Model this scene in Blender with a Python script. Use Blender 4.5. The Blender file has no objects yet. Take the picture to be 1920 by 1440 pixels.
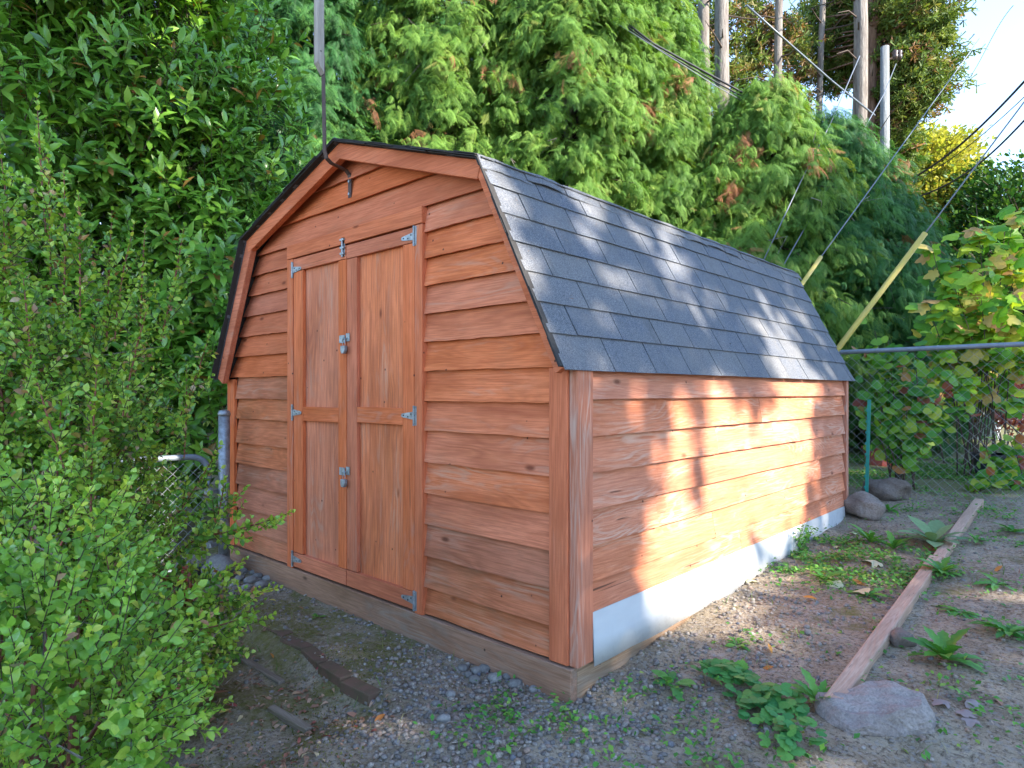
import bpy, bmesh, math, random
import numpy as np
from mathutils import Vector, Matrix
R = math.radians
rng = np.random.default_rng(7)
random.seed(7)
S = bpy.context.scene
COL = S.collection

# ------------------------------------------------------------------ camera
CAM = np.array([1.596, -2.093, 1.236]); YAW = R(42.85)
FWD = np.array([-math.sin(YAW), math.cos(YAW), 0.0]); RGT = np.array([math.cos(YAW), math.sin(YAW), 0.0])
cd = bpy.data.cameras.new('camera'); cam = bpy.data.objects.new('camera', cd); COL.objects.link(cam)
cam.location = CAM; cam.rotation_euler = (R(90), 0, YAW)
cd.sensor_width = 36; cd.lens = 1220.6/1920*36; cd.shift_y = 14/1920; cd.clip_start = .05; cd.clip_end = 2000
S.camera = cam
# ------------------------------------------------------------------ sky, sun, exposure
SUN_AZ = (1.0, 0.12); SUN_EL = R(30)
world = bpy.data.worlds.new('World'); S.world = world; world.use_nodes = True
wn = world.node_tree; wn.nodes.clear()
sky = wn.nodes.new('ShaderNodeTexSky'); sky.sky_type = 'NISHITA'; sky.sun_disc = False
sky.sun_elevation = SUN_EL; sky.sun_rotation = math.atan2(SUN_AZ[0], SUN_AZ[1]); sky.ozone_density = 3.2; sky.dust_density = .05; sky.air_density = 1.0; sky.altitude = 1200
bgn = wn.nodes.new('ShaderNodeBackground'); bgn.inputs['Strength'].default_value = .15
won = wn.nodes.new('ShaderNodeOutputWorld')
wtc = wn.nodes.new('ShaderNodeTexCoord'); wmp = wn.nodes.new('ShaderNodeMapping'); wmp.inputs['Scale'].default_value = (1.2, 2.2, 5)
wmp.inputs['Rotation'].default_value = (0, 0, .5)
wno = wn.nodes.new('ShaderNodeTexNoise'); wno.inputs['Scale'].default_value = 2.6; wno.inputs['Detail'].default_value = 7; wno.inputs['Distortion'].default_value = .8
wcr = wn.nodes.new('ShaderNodeValToRGB'); wcr.color_ramp.elements[0].position = .60; wcr.color_ramp.elements[1].position = .85
wcr.color_ramp.elements[1].color = (.35, .35, .35, 1)
wmx = wn.nodes.new('ShaderNodeMix'); wmx.data_type = 'RGBA'; wmx.inputs[7].default_value = (2.0, 2.1, 2.2, 1)
wn.links.new(wtc.outputs['Generated'], wmp.inputs[0]); wn.links.new(wmp.outputs[0], wno.inputs['Vector'])
wn.links.new(wno.outputs['Fac'], wcr.inputs[0]); wn.links.new(wcr.outputs[0], wmx.inputs[0])
whs = wn.nodes.new('ShaderNodeHueSaturation'); whs.inputs['Saturation'].default_value = .90; wn.links.new(sky.outputs[0], whs.inputs['Color']); wn.links.new(whs.outputs[0], wmx.inputs[6]); wn.links.new(wmx.outputs[2], bgn.inputs[0]); wn.links.new(bgn.outputs[0], won.inputs[0])
sd = bpy.data.lights.new('sun', 'SUN'); sun = bpy.data.objects.new('sun', sd); COL.objects.link(sun)
sd.energy = 3.1; sd.angle = R(.55); sd.color = (1, .91, .78)
sv = Vector((SUN_AZ[0], SUN_AZ[1], math.tan(SUN_EL)*math.hypot(*SUN_AZ)))
sun.rotation_euler = sv.to_track_quat('Z', 'Y').to_euler(); sun.location = (12, 2, 9)
S.view_settings.view_transform = 'Standard'; S.view_settings.look = 'None'; S.view_settings.gamma = 1
S.view_settings.use_curve_mapping = False; S.view_settings.exposure = 2.5
S.render.engine = 'CYCLES'
S.cycles.max_bounces = 8; S.cycles.transparent_max_bounces = 8

# ------------------------------------------------------------------ helpers
def at(px, py, D):
    """point of the place seen at a photo pixel at distance D along the view"""
    return CAM + FWD*D + RGT*((px-960)/1220.6*D) + np.array([0, 0, (734-py)/1220.6*D])
def cw(X, D, z): return CAM*[1, 1, 0] + FWD*D + RGT*X + np.array([0, 0, z])
def sm(a, b, x):
    t = np.clip((x-a)/(b-a), 0, 1); return t*t*(3-2*t)
def gz(x, y):
    x = np.asarray(x, float); y = np.asarray(y, float)
    r = np.interp(y, [-9, 0, 1.1, 3.5, 4.5, 9, 60], [-.02, 0, .115, .25, .30, .42, .6])
    step = -.075*sm(-.45, -.62, y)*sm(-.35, -.75, x)
    lump = .012*np.sin(x*5.1+y*3.3)*np.sin(y*4.7-x*2.2) + .008*np.sin(x*11+1)*np.sin(y*13)
    near = sm(.0, .35, np.abs(y+.02)+np.where(x < 0, 0, 1))
    return r + step + lump*near
def gpt(px, py):
    z = 0.0
    for _ in range(12):
        D = (CAM[2]-z)*1220.6/(py-734); p = at(px, py, D); z = float(gz(p[0], p[1]))
    return np.array([p[0], p[1], z])

class MB:
    def __init__(s): s.v = []; s.f = []; s.n = 0; s.t = []
    def add(s, V, F, tone=0.0):
        V = np.asarray(V, float).reshape(-1, 3); s.v.append(V)
        for k in range(len(F)): s.f.append([i+s.n for i in F[k]])
        s.n += len(V); s.t += [tone]*len(F); return s
    def box(s, x0, x1, y0, y1, z0, z1):
        V = [(x, y, z) for z in (z0, z1) for y in (y0, y1) for x in (x0, x1)]
        return s.add(V, [(0, 2, 3, 1), (4, 5, 7, 6), (0, 1, 5, 4), (2, 6, 7, 3), (0, 4, 6, 2), (1, 3, 7, 5)])
    def obox(s, c, ax, ay, az):
        c, ax, ay, az = map(np.array, (c, ax, ay, az))
        V = [c+i*ax+j*ay+k*az for k in (-1, 1) for j in (-1, 1) for i in (-1, 1)]
        return s.add(V, [(0, 2, 3, 1), (4, 5, 7, 6), (0, 1, 5, 4), (2, 6, 7, 3), (0, 4, 6, 2), (1, 3, 7, 5)])
    def tube(s, P, r, n=6, cap=True):
        P = np.asarray(P, float); m = len(P); r = np.broadcast_to(np.asarray(r, float), (m,))
        T = np.gradient(P, axis=0); T /= np.linalg.norm(T, axis=1)[:, None]+1e-12
        ref = np.array([0, 0, 1.]) if abs(T[:, 2]).mean() < .8 else np.array([1., 0, 0])
        U = np.cross(T, ref); U /= np.linalg.norm(U, axis=1)[:, None]+1e-12; W = np.cross(T, U)
        a = np.arange(n)*2*math.pi/n
        V = (P[:, None]+r[:, None, None]*(np.cos(a)[None, :, None]*U[:, None]+np.sin(a)[None, :, None]*W[:, None])).reshape(-1, 3)
        F = [(i*n+j, i*n+(j+1) % n, (i+1)*n+(j+1) % n, (i+1)*n+j) for i in range(m-1) for j in range(n)]
        if cap: F += [tuple(range(n))[::-1], tuple((m-1)*n+j for j in range(n))]
        return s.add(V, F)
    def prism(s, poly, y0, y1):
        """polygon in x,z extruded along y"""
        n = len(poly); V = [(x, y0, z) for x, z in poly]+[(x, y1, z) for x, z in poly]
        F = [tuple(range(n)), tuple(range(2*n-1, n-1, -1))]+[((i+1) % n, i, i+n, (i+1) % n+n) for i in range(n)]
        return s.add(V, F)
def link_mesh(me, name, parent=None, mat=None, smooth=False):
    if mat is not None: me.materials.append(mat)
    if smooth: me.polygons.foreach_set('use_smooth', np.ones(len(me.polygons), bool))
    o = bpy.data.objects.new(name, me); COL.objects.link(o)
    if parent is not None: o.parent = parent
    return o
def wloc(o):
    p = np.zeros(3)
    while o is not None: p = p+np.array(o.location); o = o.parent
    return p
def build(mb, name, mat, parent=None, smooth=False, bevel=0, origin=None):
    V = np.concatenate(mb.v); org = np.zeros(3) if origin is None else np.array(origin, float)
    if parent is not None:
        pl = wloc(parent)
        if origin is None: org = pl
    me = bpy.data.meshes.new(name); me.from_pydata((V-org).tolist(), [], mb.f)
    o = link_mesh(me, name, parent, mat, smooth)
    o.location = org-(wloc(parent) if parent is not None else 0)
    if bevel:
        b = o.modifiers.new('bevel', 'BEVEL'); b.width = bevel; b.segments = 2; b.limit_method = 'ANGLE'
    return o
def np_mesh(name, V, F, mat, parent=None, smooth=False, tone=None):
    """V (n,3), F (m,k) all faces of one size"""
    if parent is not None: V = V-wloc(parent)
    me = bpy.data.meshes.new(name); m, k = F.shape
    me.vertices.add(len(V)); me.vertices.foreach_set('co', V.astype(np.float32).ravel())
    me.loops.add(m*k); me.loops.foreach_set('vertex_index', F.astype(np.int32).ravel())
    me.polygons.add(m); me.polygons.foreach_set('loop_start', np.arange(0, m*k, k, dtype=np.int32))
    me.polygons.foreach_set('loop_total', np.full(m, k, np.int32)) if hasattr(me.polygons[0], 'loop_total') else None
    if tone is not None:
        a = me.attributes.new('tone', 'FLOAT', 'FACE'); a.data.foreach_set('value', tone.astype(np.float32))
    me.update(calc_edges=True); me.validate()
    return link_mesh(me, name, parent, mat, smooth)
def thing(name, label, cat, loc=(0, 0, 0), group=None, rz=0):
    o = bpy.data.objects.new(name, None); COL.objects.link(o); o.location = loc; o.rotation_euler = (0, 0, rz); o.empty_display_size = .1
    return tag(o, label, cat, group)
def tag(o, label, cat, group=None):
    o['label'] = label; o['category'] = cat
    if group: o['group'] = group
    return o
def kind(o, k): o['kind'] = k; return o

# instancing by numpy: template (tv, tf) placed with rotation matrices
def frames(axis, nrm):
    a = axis/np.linalg.norm(axis, axis=1)[:, None]; s = np.cross(a, nrm); s /= np.linalg.norm(s, axis=1)[:, None]+1e-9
    n = np.cross(s, a); return np.stack([s, a, n], 2)          # columns: side, along, up
def spread(tv, tf, P, M, sc, tone=None):
    sc = np.asarray(sc, float)
    if sc.ndim == 1: sc = sc[:, None]*np.ones((1, 3))
    V = np.einsum('nij,nkj->nki', M, tv[None]*sc[:, None, :])+P[:, None]
    F = tf[None]+(np.arange(len(P))*len(tv))[:, None, None]
    T = None if tone is None else np.repeat(tone, len(tf))
    return V.reshape(-1, 3), F.reshape(-1, tf.shape[1]), T
def inview(P, m=.0):
    d = P-CAM; D = d@FWD; X = d@RGT; Z = d[:, 2]
    return (D > .2) & (abs(X/np.maximum(D, .1)) < .787+m) & (abs(Z/np.maximum(D, .1)) < .6+m), D
def leafage(parent, tv, tf, P, M, sc, mat, tone, single=300, stuffname='foliage', piece='leaf', smooth=False, wgt=None):
    """the leaves that show largest are objects of their own; the rest is one part"""
    sc = np.asarray(sc, float)
    keep = np.zeros(len(P), bool)
    if single:
        ok, D = inview(P, -.02); score = np.where(ok, sc/np.maximum(D, .3), 0)
        if wgt is not None: score = score*wgt
        keep[np.argsort(-score)[:single]] = True
        me = bpy.data.meshes.new(piece); me.from_pydata(tv.tolist(), [], [tuple(f) for f in tf]); me.materials.append(mat)
        if smooth: me.polygons.foreach_set('use_smooth', np.ones(len(me.polygons), bool))
        pl = wloc(parent)
        for i in np.where(keep)[0]:
            o = bpy.data.objects.new(piece, me); COL.objects.link(o); o.parent = parent
            m4 = np.eye(4); m4[:3, :3] = M[i]*sc[i]; m4[:3, 3] = P[i]-pl
            o.matrix_local = Matrix(m4.tolist())
    r = ~keep
    if r.sum():
        V, F, T = spread(tv, tf, P[r], M[r], sc[r], tone[r])
        kind(np_mesh(stuffname, V, F, mat, parent, smooth, T), 'stuff')
def unit(v): return v/(np.linalg.norm(v, axis=-1, keepdims=True)+1e-9)
def rdir(n): return unit(rng.normal(size=(n, 3)))

# ------------------------------------------------------------------ materials
class NB:
    def __init__(s, name):
        s.m = bpy.data.materials.new(name); s.m.use_nodes = True; s.t = s.m.node_tree; s.t.nodes.clear()
        s.out = s.t.nodes.new('ShaderNodeOutputMaterial')
    def n(s, typ, ins=None, **kw):
        nd = s.t.nodes.new('ShaderNode'+typ)
        for k, v in kw.items(): setattr(nd, k, v)
        for k, v in (ins or {}).items():
            if isinstance(v, bpy.types.NodeSocket): s.t.links.new(v, nd.inputs[k])
            else: nd.inputs[k].default_value = v
        return nd
    def math(s, op, a, b=0.0, c=None):
        i = {0: a, 1: b}
        if c is not None: i[2] = c
        return s.n('Math', i, operation=op).outputs[0]
    def mix(s, f, a, b, mode='MIX'):
        def c(v): return (*v, 1) if isinstance(v, tuple) and len(v) == 3 else v
        return s.n('Mix', {0: f, 6: c(a), 7: c(b)}, data_type='RGBA', blend_type=mode).outputs[2]
    def noise(s, vec, scale=5, detail=4, rough=.55, dist=0):
        return s.n('TexNoise', {'Vector': vec, 'Scale': scale, 'Detail': detail, 'Roughness': rough, 'Distortion': dist}).outputs['Fac']
    def ramp(s, f, stops, interp='LINEAR'):
        r = s.n('ValToRGB', {0: f}); cr = r.color_ramp; cr.interpolation = interp
        while len(cr.elements) < len(stops): cr.elements.new(.5)
        for e, (p, c) in zip(cr.elements, stops):
            e.position = p; e.color = (*c, 1) if isinstance(c, tuple) else (c, c, c, 1)
        return r.outputs[0]
    def scale(s, vec, sc):
        return s.n('Mapping', {0: vec, 3: sc}).outputs[0]
    def bump(s, h, dist=.002, strength=1.0):
        return s.n('Bump', {'Height': h, 'Distance': dist, 'Strength': strength}).outputs[0]
    def bsdf(s, col, rough=.7, bump=None, metal=0.0, spec=.3, extra=None):
        ins = {'Base Color': (*col, 1) if isinstance(col, tuple) else col, 'Roughness': rough, 'Metallic': metal, 'Specular IOR Level': spec}
        if bump is not None: ins['Normal'] = bump
        b = s.n('BsdfPrincipled', ins)
        s.t.links.new(b.outputs[0], s.out.inputs[0]); return b
    def coord(s, rand=True):
        c = s.n('TexCoord').outputs['Object']
        if rand:
            r = s.n('ObjectInfo').outputs['Random']
            o = s.n('CombineXYZ', {0: s.math('MULTIPLY', r, 37.3), 1: s.math('MULTIPLY', r, 91.7), 2: s.math('MULTIPLY', r, 53.9)}).outputs[0]
            c = s.n('VectorMath', {0: c, 1: o}, operation='ADD').outputs[0]
        return c

def wood(name, base, dark, pale, axis='X', wear=.45, rings=13, ringw=.5, grime=(.16, .12, .07), grimeamt=.25, fig=(1.0, 6.5), bumpd=.0016, green=0.0):
    """stained sawn wood: cathedral growth rings, fibres, worn paint on the ridges"""
    b = NB(name); c = b.coord(); ob = b.n('ObjectInfo').outputs['Random']
    lo, hi = fig; ax = {'X': 0, 'Y': 1, 'Z': 2}[axis]
    def stretch(l, h): v = [h, h, h]; v[ax] = l; return tuple(v)
    n1 = b.noise(b.scale(c, stretch(lo, hi)), 1.0, 2, .45, .35)
    rg = b.math('FRACT', b.math('MULTIPLY', n1, rings)); rg = b.math('ABSOLUTE', b.math('SUBTRACT', b.math('MULTIPLY', rg, 2), 1))
    fib = b.noise(b.scale(c, stretch(5, 150)), 1.0, 3, .6)
    saw = b.noise(b.scale(c, stretch(90, 18)), 1.0, 2, .5)
    blot = b.noise(b.scale(c, stretch(1.6, 5)), 1.0, 4, .6)
    col = b.mix(b.math('MULTIPLY', rg, ringw), base, dark)
    col = b.mix(b.ramp(blot, [(.35, 0.0), (.7, .9)]), col, tuple(min(1, x*1.3+.03) for x in base)); col = b.mix(b.ramp(b.noise(b.scale(c, stretch(.9, 12)), 1.0, 5, .7, .2), [(.52, 0.0), (.68, .55)]), col, dark)
    col = b.mix(b.math('MULTIPLY', b.ramp(fib, [(.38, 1.0), (.58, 0.0)]), .5), col, dark)
    w1 = b.ramp(b.noise(b.scale(c, stretch(1.3, 9)), 1.0, 5, .65, .3), [(.62-wear*.3, 0.0), (.80-wear*.25, 1.0)])
    w2 = b.math('MULTIPLY', w1, b.math('MAXIMUM', b.ramp(rg, [(.45, 0.0), (.8, 1.0)]), b.ramp(fib, [(.48, 0.0), (.6, .8)])))
    col = b.mix(b.math('MULTIPLY', w2, min(1, .35+wear)), col, pale)
    g1 = b.ramp(b.noise(b.scale(c, stretch(2.2, 4)), 1.0, 5, .7), [(.5, 0.0), (.72, 1.0)])
    col = b.mix(b.math('MULTIPLY', g1, grimeamt), col, grime)
    if green:
        g2 = b.ramp(b.noise(c, 2.1, 4, .6), [(.5, 0.0), (.7, 1.0)]); col = b.mix(b.math('MULTIPLY', g2, green), col, (.13, .115, .04))
    kn = b.n('TexVoronoi', {'Vector': b.scale(c, stretch(2.3, 5.5)), 'Scale': 1.0}).outputs['Distance']
    col = b.mix(b.ramp(kn, [(.03, .85), (.085, 0.0)]), col, tuple(x*.45 for x in dark)); ck = b.ramp(b.noise(b.scale(c, stretch(1.1, 46)), 1.0, 3, .6, .5), [(.705, 0.0), (.725, .75)]); col = b.mix(ck, col, (.05, .03, .02))
    nail = b.n('TexVoronoi', {'Vector': b.scale(c, (9, 9, 9)), 'Scale': 1.0}).outputs['Distance']
    col = b.mix(b.ramp(nail, [(.04, .85), (.065, 0.0)]), col, (.03, .02, .015))
    hv = b.n('HueSaturation', {'Hue': .5, 'Saturation': b.math('MULTIPLY_ADD', ob, .10, .93), 'Value': b.math('MULTIPLY_ADD', ob, .18, .92), 'Color': col}).outputs[0]
    h = b.math('ADD', b.math('MULTIPLY', rg, .6), b.math('ADD', b.math('MULTIPLY', fib, .9), b.math('MULTIPLY', saw, .35)))
    h = b.math('SUBTRACT', h, b.math('MULTIPLY', w2, .4))
    b.bsdf(hv, .82, b.bump(h, bumpd), spec=.18); return b.m

RED, REDD, PALE = (.60, .165, .058), (.38, .085, .03), (.50, .30, .21)
M = {}
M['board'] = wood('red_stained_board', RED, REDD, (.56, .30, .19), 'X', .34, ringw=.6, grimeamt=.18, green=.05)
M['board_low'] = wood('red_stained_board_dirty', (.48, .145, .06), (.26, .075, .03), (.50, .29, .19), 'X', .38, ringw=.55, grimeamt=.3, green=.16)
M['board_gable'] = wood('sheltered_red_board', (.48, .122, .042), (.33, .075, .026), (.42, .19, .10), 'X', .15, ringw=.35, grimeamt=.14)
M['board_side'] = wood('sun_worn_board', (.52, .185, .09), (.38, .11, .052), (.60, .37, .26), 'Y', .5, rings=24, ringw=.5, fig=(.7, 4.5), grimeamt=.08)
M['trim'] = wood('red_trim', (.56, .145, .050), (.37, .082, .030), (.48, .27, .19), 'Z', .25, ringw=.45, grimeamt=.16)
M['trimx'] = wood('red_trim_level', (.54, .14, .048), (.36, .08, .029), (.48, .25, .17), 'X', .2, ringw=.45, grimeamt=.14)
M['trim_worn'] = wood('peeling_corner_trim', (.44, .15, .075), (.30, .09, .05), (.50, .38, .30), 'Z', .42, ringw=.3, grimeamt=.1)
M['panel'] = wood('rough_plywood_panel', (.60, .178, .068), (.34, .092, .045), (.56, .31, .20), 'Z', .40, rings=18, ringw=.65, fig=(.9, 4.8), grimeamt=.12, bumpd=.0022)
M['skid'] = wood('weathered_skid', (.27, .145, .09), (.16, .085, .052), (.28, .22, .175), 'X', .4, grimeamt=.5, grime=(.11, .09, .07), green=.08)
M['skid_side'] = wood('weathered_skid_side', (.30, .19, .11), (.15, .08, .045), (.34, .27, .2), 'Y', .5, grimeamt=.5, grime=(.10, .08, .06))
M['timber'] = wood('edging_timber', (.40, .27, .19), (.27, .17, .115), (.48, .36, .28), 'Y', .35, ringw=.4, grimeamt=.25)
M['greypost'] = wood('grey_wood', (.30, .26, .22), (.17, .145, .12), (.42, .39, .35), 'Z', .6, grimeamt=.2)
M['oldplank'] = wood('old_plank', (.20, .16, .12), (.11, .085, .06), (.28, .24, .19), 'X', .4, grimeamt=.5, green=.5)

def plain(name, col, rough=.6, metal=0.0, spec=.4, nz=.25, nscale=14, bumpd=.0006, col2=None):
    b = NB(name); c = b.coord(); n = b.noise(c, nscale, 5, .65)
    cc = b.mix(b.ramp(n, [(.35, 0.0), (.7, 1.0)]), col, col2 or tuple(x*(1-nz) for x in col))
    b.bsdf(cc, rough, b.bump(n, bumpd), metal, spec); return b.m
M['galv'] = plain('galvanised_steel', (.33, .36, .38), .5, .6, col2=(.17, .17, .165), nscale=30)
M['wire'] = plain('galvanised_wire', (.33, .35, .35), .5, .5)
M['rail'] = plain('rail_paint', (.20, .24, .28), .55, .2, nscale=20)
M['iron'] = plain('rusty_brown_iron', (.085, .05, .042), .6, .35, nscale=40)
M['yellow'] = plain('yellow_plastic', (.52, .40, .075), .55, 0, nz=.45, nscale=6, col2=(.42, .33, .10))
M['green_paint'] = plain('green_stake_paint', (.02, .27, .22), .45)
M['black_wire'] = plain('cable_black', (.018, .02, .026), .6)
M['grey_wire'] = plain('cable_grey', (.17, .19, .22), .5, .4)
M['red_plastic'] = plain('red_plastic', (.42, .10, .08), .5)
M['black_plastic'] = plain('black_plastic', (.03, .035, .045), .45)
M['white_plastic'] = plain('white_plastic', (.62, .66, .70), .5)
M['felt'] = plain('black_roof_felt', (.045, .042, .04), .9, 0, .2, nscale=60, bumpd=.002)
M['brick'] = plain('old_brick', (.16, .095, .07), .95, 0, .1, nscale=18, bumpd=.006, col2=(.11, .09, .055))
M['housewall'] = plain('pale_house_wall', (.42, .46, .52), .8)
M['insul'] = plain('brown_porcelain', (.06, .04, .035), .3)

def m_skirt():
    b = NB('white_metal_skirt'); c = b.coord(False)
    d = b.ramp(b.noise(b.scale(c, (1, 2.5, 9)), 1, 5, .6), [(.3, 0.0), (.8, 1.0)])
    col = b.mix(d, (.57, .57, .56), (.47, .475, .48))
    st = b.ramp(b.noise(b.scale(c, (20, 26, 3)), 1, 4, .7), [(.6, 0.0), (.8, .35)])
    z = b.n('SeparateXYZ', {0: c}).outputs[2]
    mud = b.math('MULTIPLY', b.ramp(b.noise(c, 30, 5, .7), [(.5, 0.0), (.8, .5)]), b.ramp(b.math('SUBTRACT', z, b.math('MULTIPLY', b.n('SeparateXYZ', {0: c}).outputs[1], .055)), [(.12, .8), (.2, 0.0)]))
    col = b.mix(st, col, (.45, .44, .41)); col = b.mix(mud, col, (.25, .2, .15))
    b.bsdf(col, .42, b.bump(b.noise(b.scale(c, (1, 3, 2)), 1, 2), .01), 0, .45); return b.m
M['skirt'] = m_skirt()
def m_shingle():
    b = NB('asphalt_shingle'); c = b.coord(); ob = b.n('ObjectInfo').outputs['Random']
    g = b.noise(c, 420, 2, .8); g2 = b.n('TexVoronoi', {'Vector': c, 'Scale': 330.0}).outputs['Color']
    g2 = b.n('SeparateXYZ', {0: g2}).outputs[0]
    base = b.ramp(ob, [(0, (.110, .125, .158)), (.35, (.145, .155, .175)), (.65, (.122, .138, .172)), (1, (.175, .178, .188))])
    col = b.mix(b.ramp(g2, [(.1, .6), (.5, 0.0)]), base, (.035, .037, .042))
    col = b.mix(b.ramp(g2, [(.72, 0.0), (.95, .65)]), col, (.30, .30, .30))
    col = b.mix(b.ramp(b.noise(c, 5, 4, .6), [(.4, 0.0), (.75, .5)]), col, (.19, .18, .165)); col = b.mix(b.ramp(b.noise(b.scale(c, (2, 14, 2)), 1, 5, .7), [(.55, 0.0), (.75, .4)]), col, (.06, .062, .06))
    b.bsdf(col, .88, b.bump(b.math('ADD', g, g2), .0016), 0, .25); return b.m
M['shingle'] = m_shingle()
def m_stone(name, c1, c2, c3, sc=3.0, bd=.02, fine=60, rand=True):
    b = NB(name); c = b.coord(rand); ob = b.n('ObjectInfo').outputs['Random']
    n = b.noise(c, sc, 8, .65, .4); f = b.noise(c, fine, 4, .7)
    col = b.ramp(n, [(.3, c1), (.5, c2), (.72, c3)])
    col = b.mix(b.ramp(f, [(.35, .45), (.6, 0.0)]), col, tuple(x*.5 for x in c1))
    col = b.n('HueSaturation', {'Value': b.math('MULTIPLY_ADD', ob, .5, .75), 'Color': col}).outputs[0]
    b.bsdf(col, .88, b.bump(b.math('ADD', n, b.math('MULTIPLY', f, .25)), bd), 0, .25); return b.m
M['boulder'] = m_stone('brown_boulder', (.12, .09, .07), (.22, .175, .145), (.32, .27, .23), 6, .02, 90)
M['slab'] = m_stone('grey_rock', (.20, .165, .145), (.36, .31, .28), (.48, .43, .39), 4, .03, 110)
M['cobble'] = m_stone('river_stone', (.12, .11, .10), (.22, .21, .195), (.30, .28, .26), 5, .003, 80)
def m_gravel(name, stops):
    b = NB(name); t = b.n('Attribute', attribute_name='tone').outputs['Fac']
    r = b.math('FRACT', b.math('ADD', t, b.n('ObjectInfo').outputs['Random']))
    col = b.ramp(r, stops); c = b.coord(False)
    col = b.mix(b.ramp(b.noise(c, 130, 3, .7), [(.4, .4), (.6, 0.0)]), col, (.06, .055, .05))
    b.bsdf(col, .8, b.bump(b.noise(c, 160, 3, .7), .002), 0, .3); return b.m
M['gravel'] = m_gravel('gravel', [(0, (.13, .115, .105)), (.25, (.23, .20, .17)), (.5, (.33, .28, .225)), (.7, (.17, .16, .16)), (.86, (.31, .21, .15)), (.95, (.38, .34, .29)), (1, (.10, .115, .15))])
M['litter'] = m_gravel('dry_litter', [(0, (.14, .10, .075)), (.3, (.30, .235, .18)), (.55, (.42, .34, .27)), (.75, (.17, .11, .08)), (.9, (.42, .34, .27)), (1, (.25, .09, .06))])
def m_ground():
    b = NB('garden_soil'); c = b.coord(False); s = b.n('SeparateXYZ', {0: c}); x, y = s.outputs[0], s.outputs[1]
    n = b.noise(c, 7, 10, .72); f = b.noise(c, 60, 6, .75); v = b.n('TexVoronoi', {'Vector': c, 'Scale': 75.0}).outputs['Color']
    col = b.ramp(n, [(.3, (.185, .14, .09)), (.5, (.30, .24, .165)), (.7, (.42, .345, .25))])
    col = b.mix(b.ramp(f, [(.38, .85), (.52, 0.0)]), col, (.07, .05, .035)); col = b.mix(b.ramp(b.noise(c, 150, 4, .8), [(.55, 0.0), (.66, .6)]), col, (.50, .41, .31))
    col = b.mix(b.ramp(b.n('SeparateXYZ', {0: v}).outputs[0], [(.75, 0.0), (.9, .5)]), col, (.30, .28, .26))
    mo = b.noise(c, 2.3, 6, .7)
    left = b.ramp(b.math('MULTIPLY', x, -1), [(.3, .0), (.9, .14)])
    mo = b.ramp(b.math('ADD', mo, left), [(.56, 0.0), (.66, 1.0)])
    mo = b.math('MULTIPLY', mo, b.ramp(b.noise(c, 26, 4, .7), [(.35, .35), (.6, 1.0)]))
    col = b.mix(mo, col, b.mix(b.noise(c, 90, 3, .7), (.08, .08, .022), (.20, .185, .06)))
    far = b.ramp(b.math('ADD', b.math('MULTIPLY', y, .1), b.math('MULTIPLY', b.noise(c, 1.1, 4, .6), .12)), [(.53, 0.0), (.6, 1.0)])
    col = b.mix(b.math('MULTIPLY', far, .7), col, b.mix(b.noise(c, 5, 6, .7), (.07, .13, .025), (.24, .20, .11)))
    b.bsdf(col, .95, b.bump(b.math('ADD', b.math('MULTIPLY', n, .7), b.math('MULTIPLY', f, .5)), .02), 0, .15); return b.m
M['ground'] = m_ground()
def m_bark(name, c1, c2, c3, st=(14, 14, 1.6)):
    b = NB(name); c = b.coord(); n = b.noise(b.scale(c, st), 1, 6, .65, .4); f = b.noise(b.scale(c, (30, 30, 6)), 1, 4, .7)
    col = b.ramp(n, [(.32, c1), (.5, c2), (.68, c3)]); col = b.mix(b.ramp(f, [(.35, .5), (.55, 0.0)]), col, c1)
    b.bsdf(col, .92, b.bump(b.math('ADD', n, b.math('MULTIPLY', f, .4)), .03), 0, .15); return b.m
M['bark_grey'] = m_bark('grey_bark', (.11, .09, .08), (.21, .185, .165), (.31, .28, .25))
M['bark_brown'] = m_bark('red_brown_bark', (.09, .05, .035), (.20, .12, .085), (.30, .20, .145))
M['pole'] = m_bark('pale_pole_wood', (.13, .135, .135), (.21, .225, .23), (.30, .31, .31), (20, 20, .5))
M['twig'] = plain('dark_twig', (.075, .05, .037), .8, nscale=50)
M['stem_red'] = plain('red_stem', (.23, .06, .045), .6, nscale=50, col2=(.16, .07, .04))
M['stem_green'] = plain('green_stem', (.12, .19, .05), .6)
def m_leaf(name, stops, rough=.42, trans=.3, spec=.45, tint=(1.25, 1.25, .55), inst=False):
    b = NB(name); t = b.n('Attribute', attribute_name='tone').outputs['Fac']
    r = b.math('FRACT', b.math('ADD', t, b.n('ObjectInfo').outputs['Random'])) if not inst else b.n('Attribute', attribute_name='tone', attribute_type='INSTANCER').outputs['Fac']
    col = b.ramp(r, stops)
    c = b.n('TexCoord').outputs['Object']
    col = b.n('HueSaturation', {'Value': b.math('MULTIPLY_ADD', b.noise(c, 9, 2), .5, .75), 'Color': col}).outputs[0]
    p = b.n('BsdfPrincipled', {'Base Color': col, 'Roughness': rough, 'Specular IOR Level': spec})
    tc = b.mix(1.0, col, (*tint, 1), 'MULTIPLY')
    tr = b.n('BsdfTranslucent', {'Color': tc})
    ms = b.n('MixShader', {0: trans, 1: p.outputs[0], 2: tr.outputs[0]})
    b.t.links.new(ms.outputs[0], b.out.inputs[0]); return b.m
M['laurel'] = m_leaf('laurel_leaf', [(0, (.06, .15, .018)), (.35, (.10, .24, .028)), (.65, (.15, .33, .038)), (.88, (.23, .41, .05)), (.965, (.19, .33, .05)), (.98, (.42, .22, .05)), (1, (.40, .16, .06))], .28, .28, .6)
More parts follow.
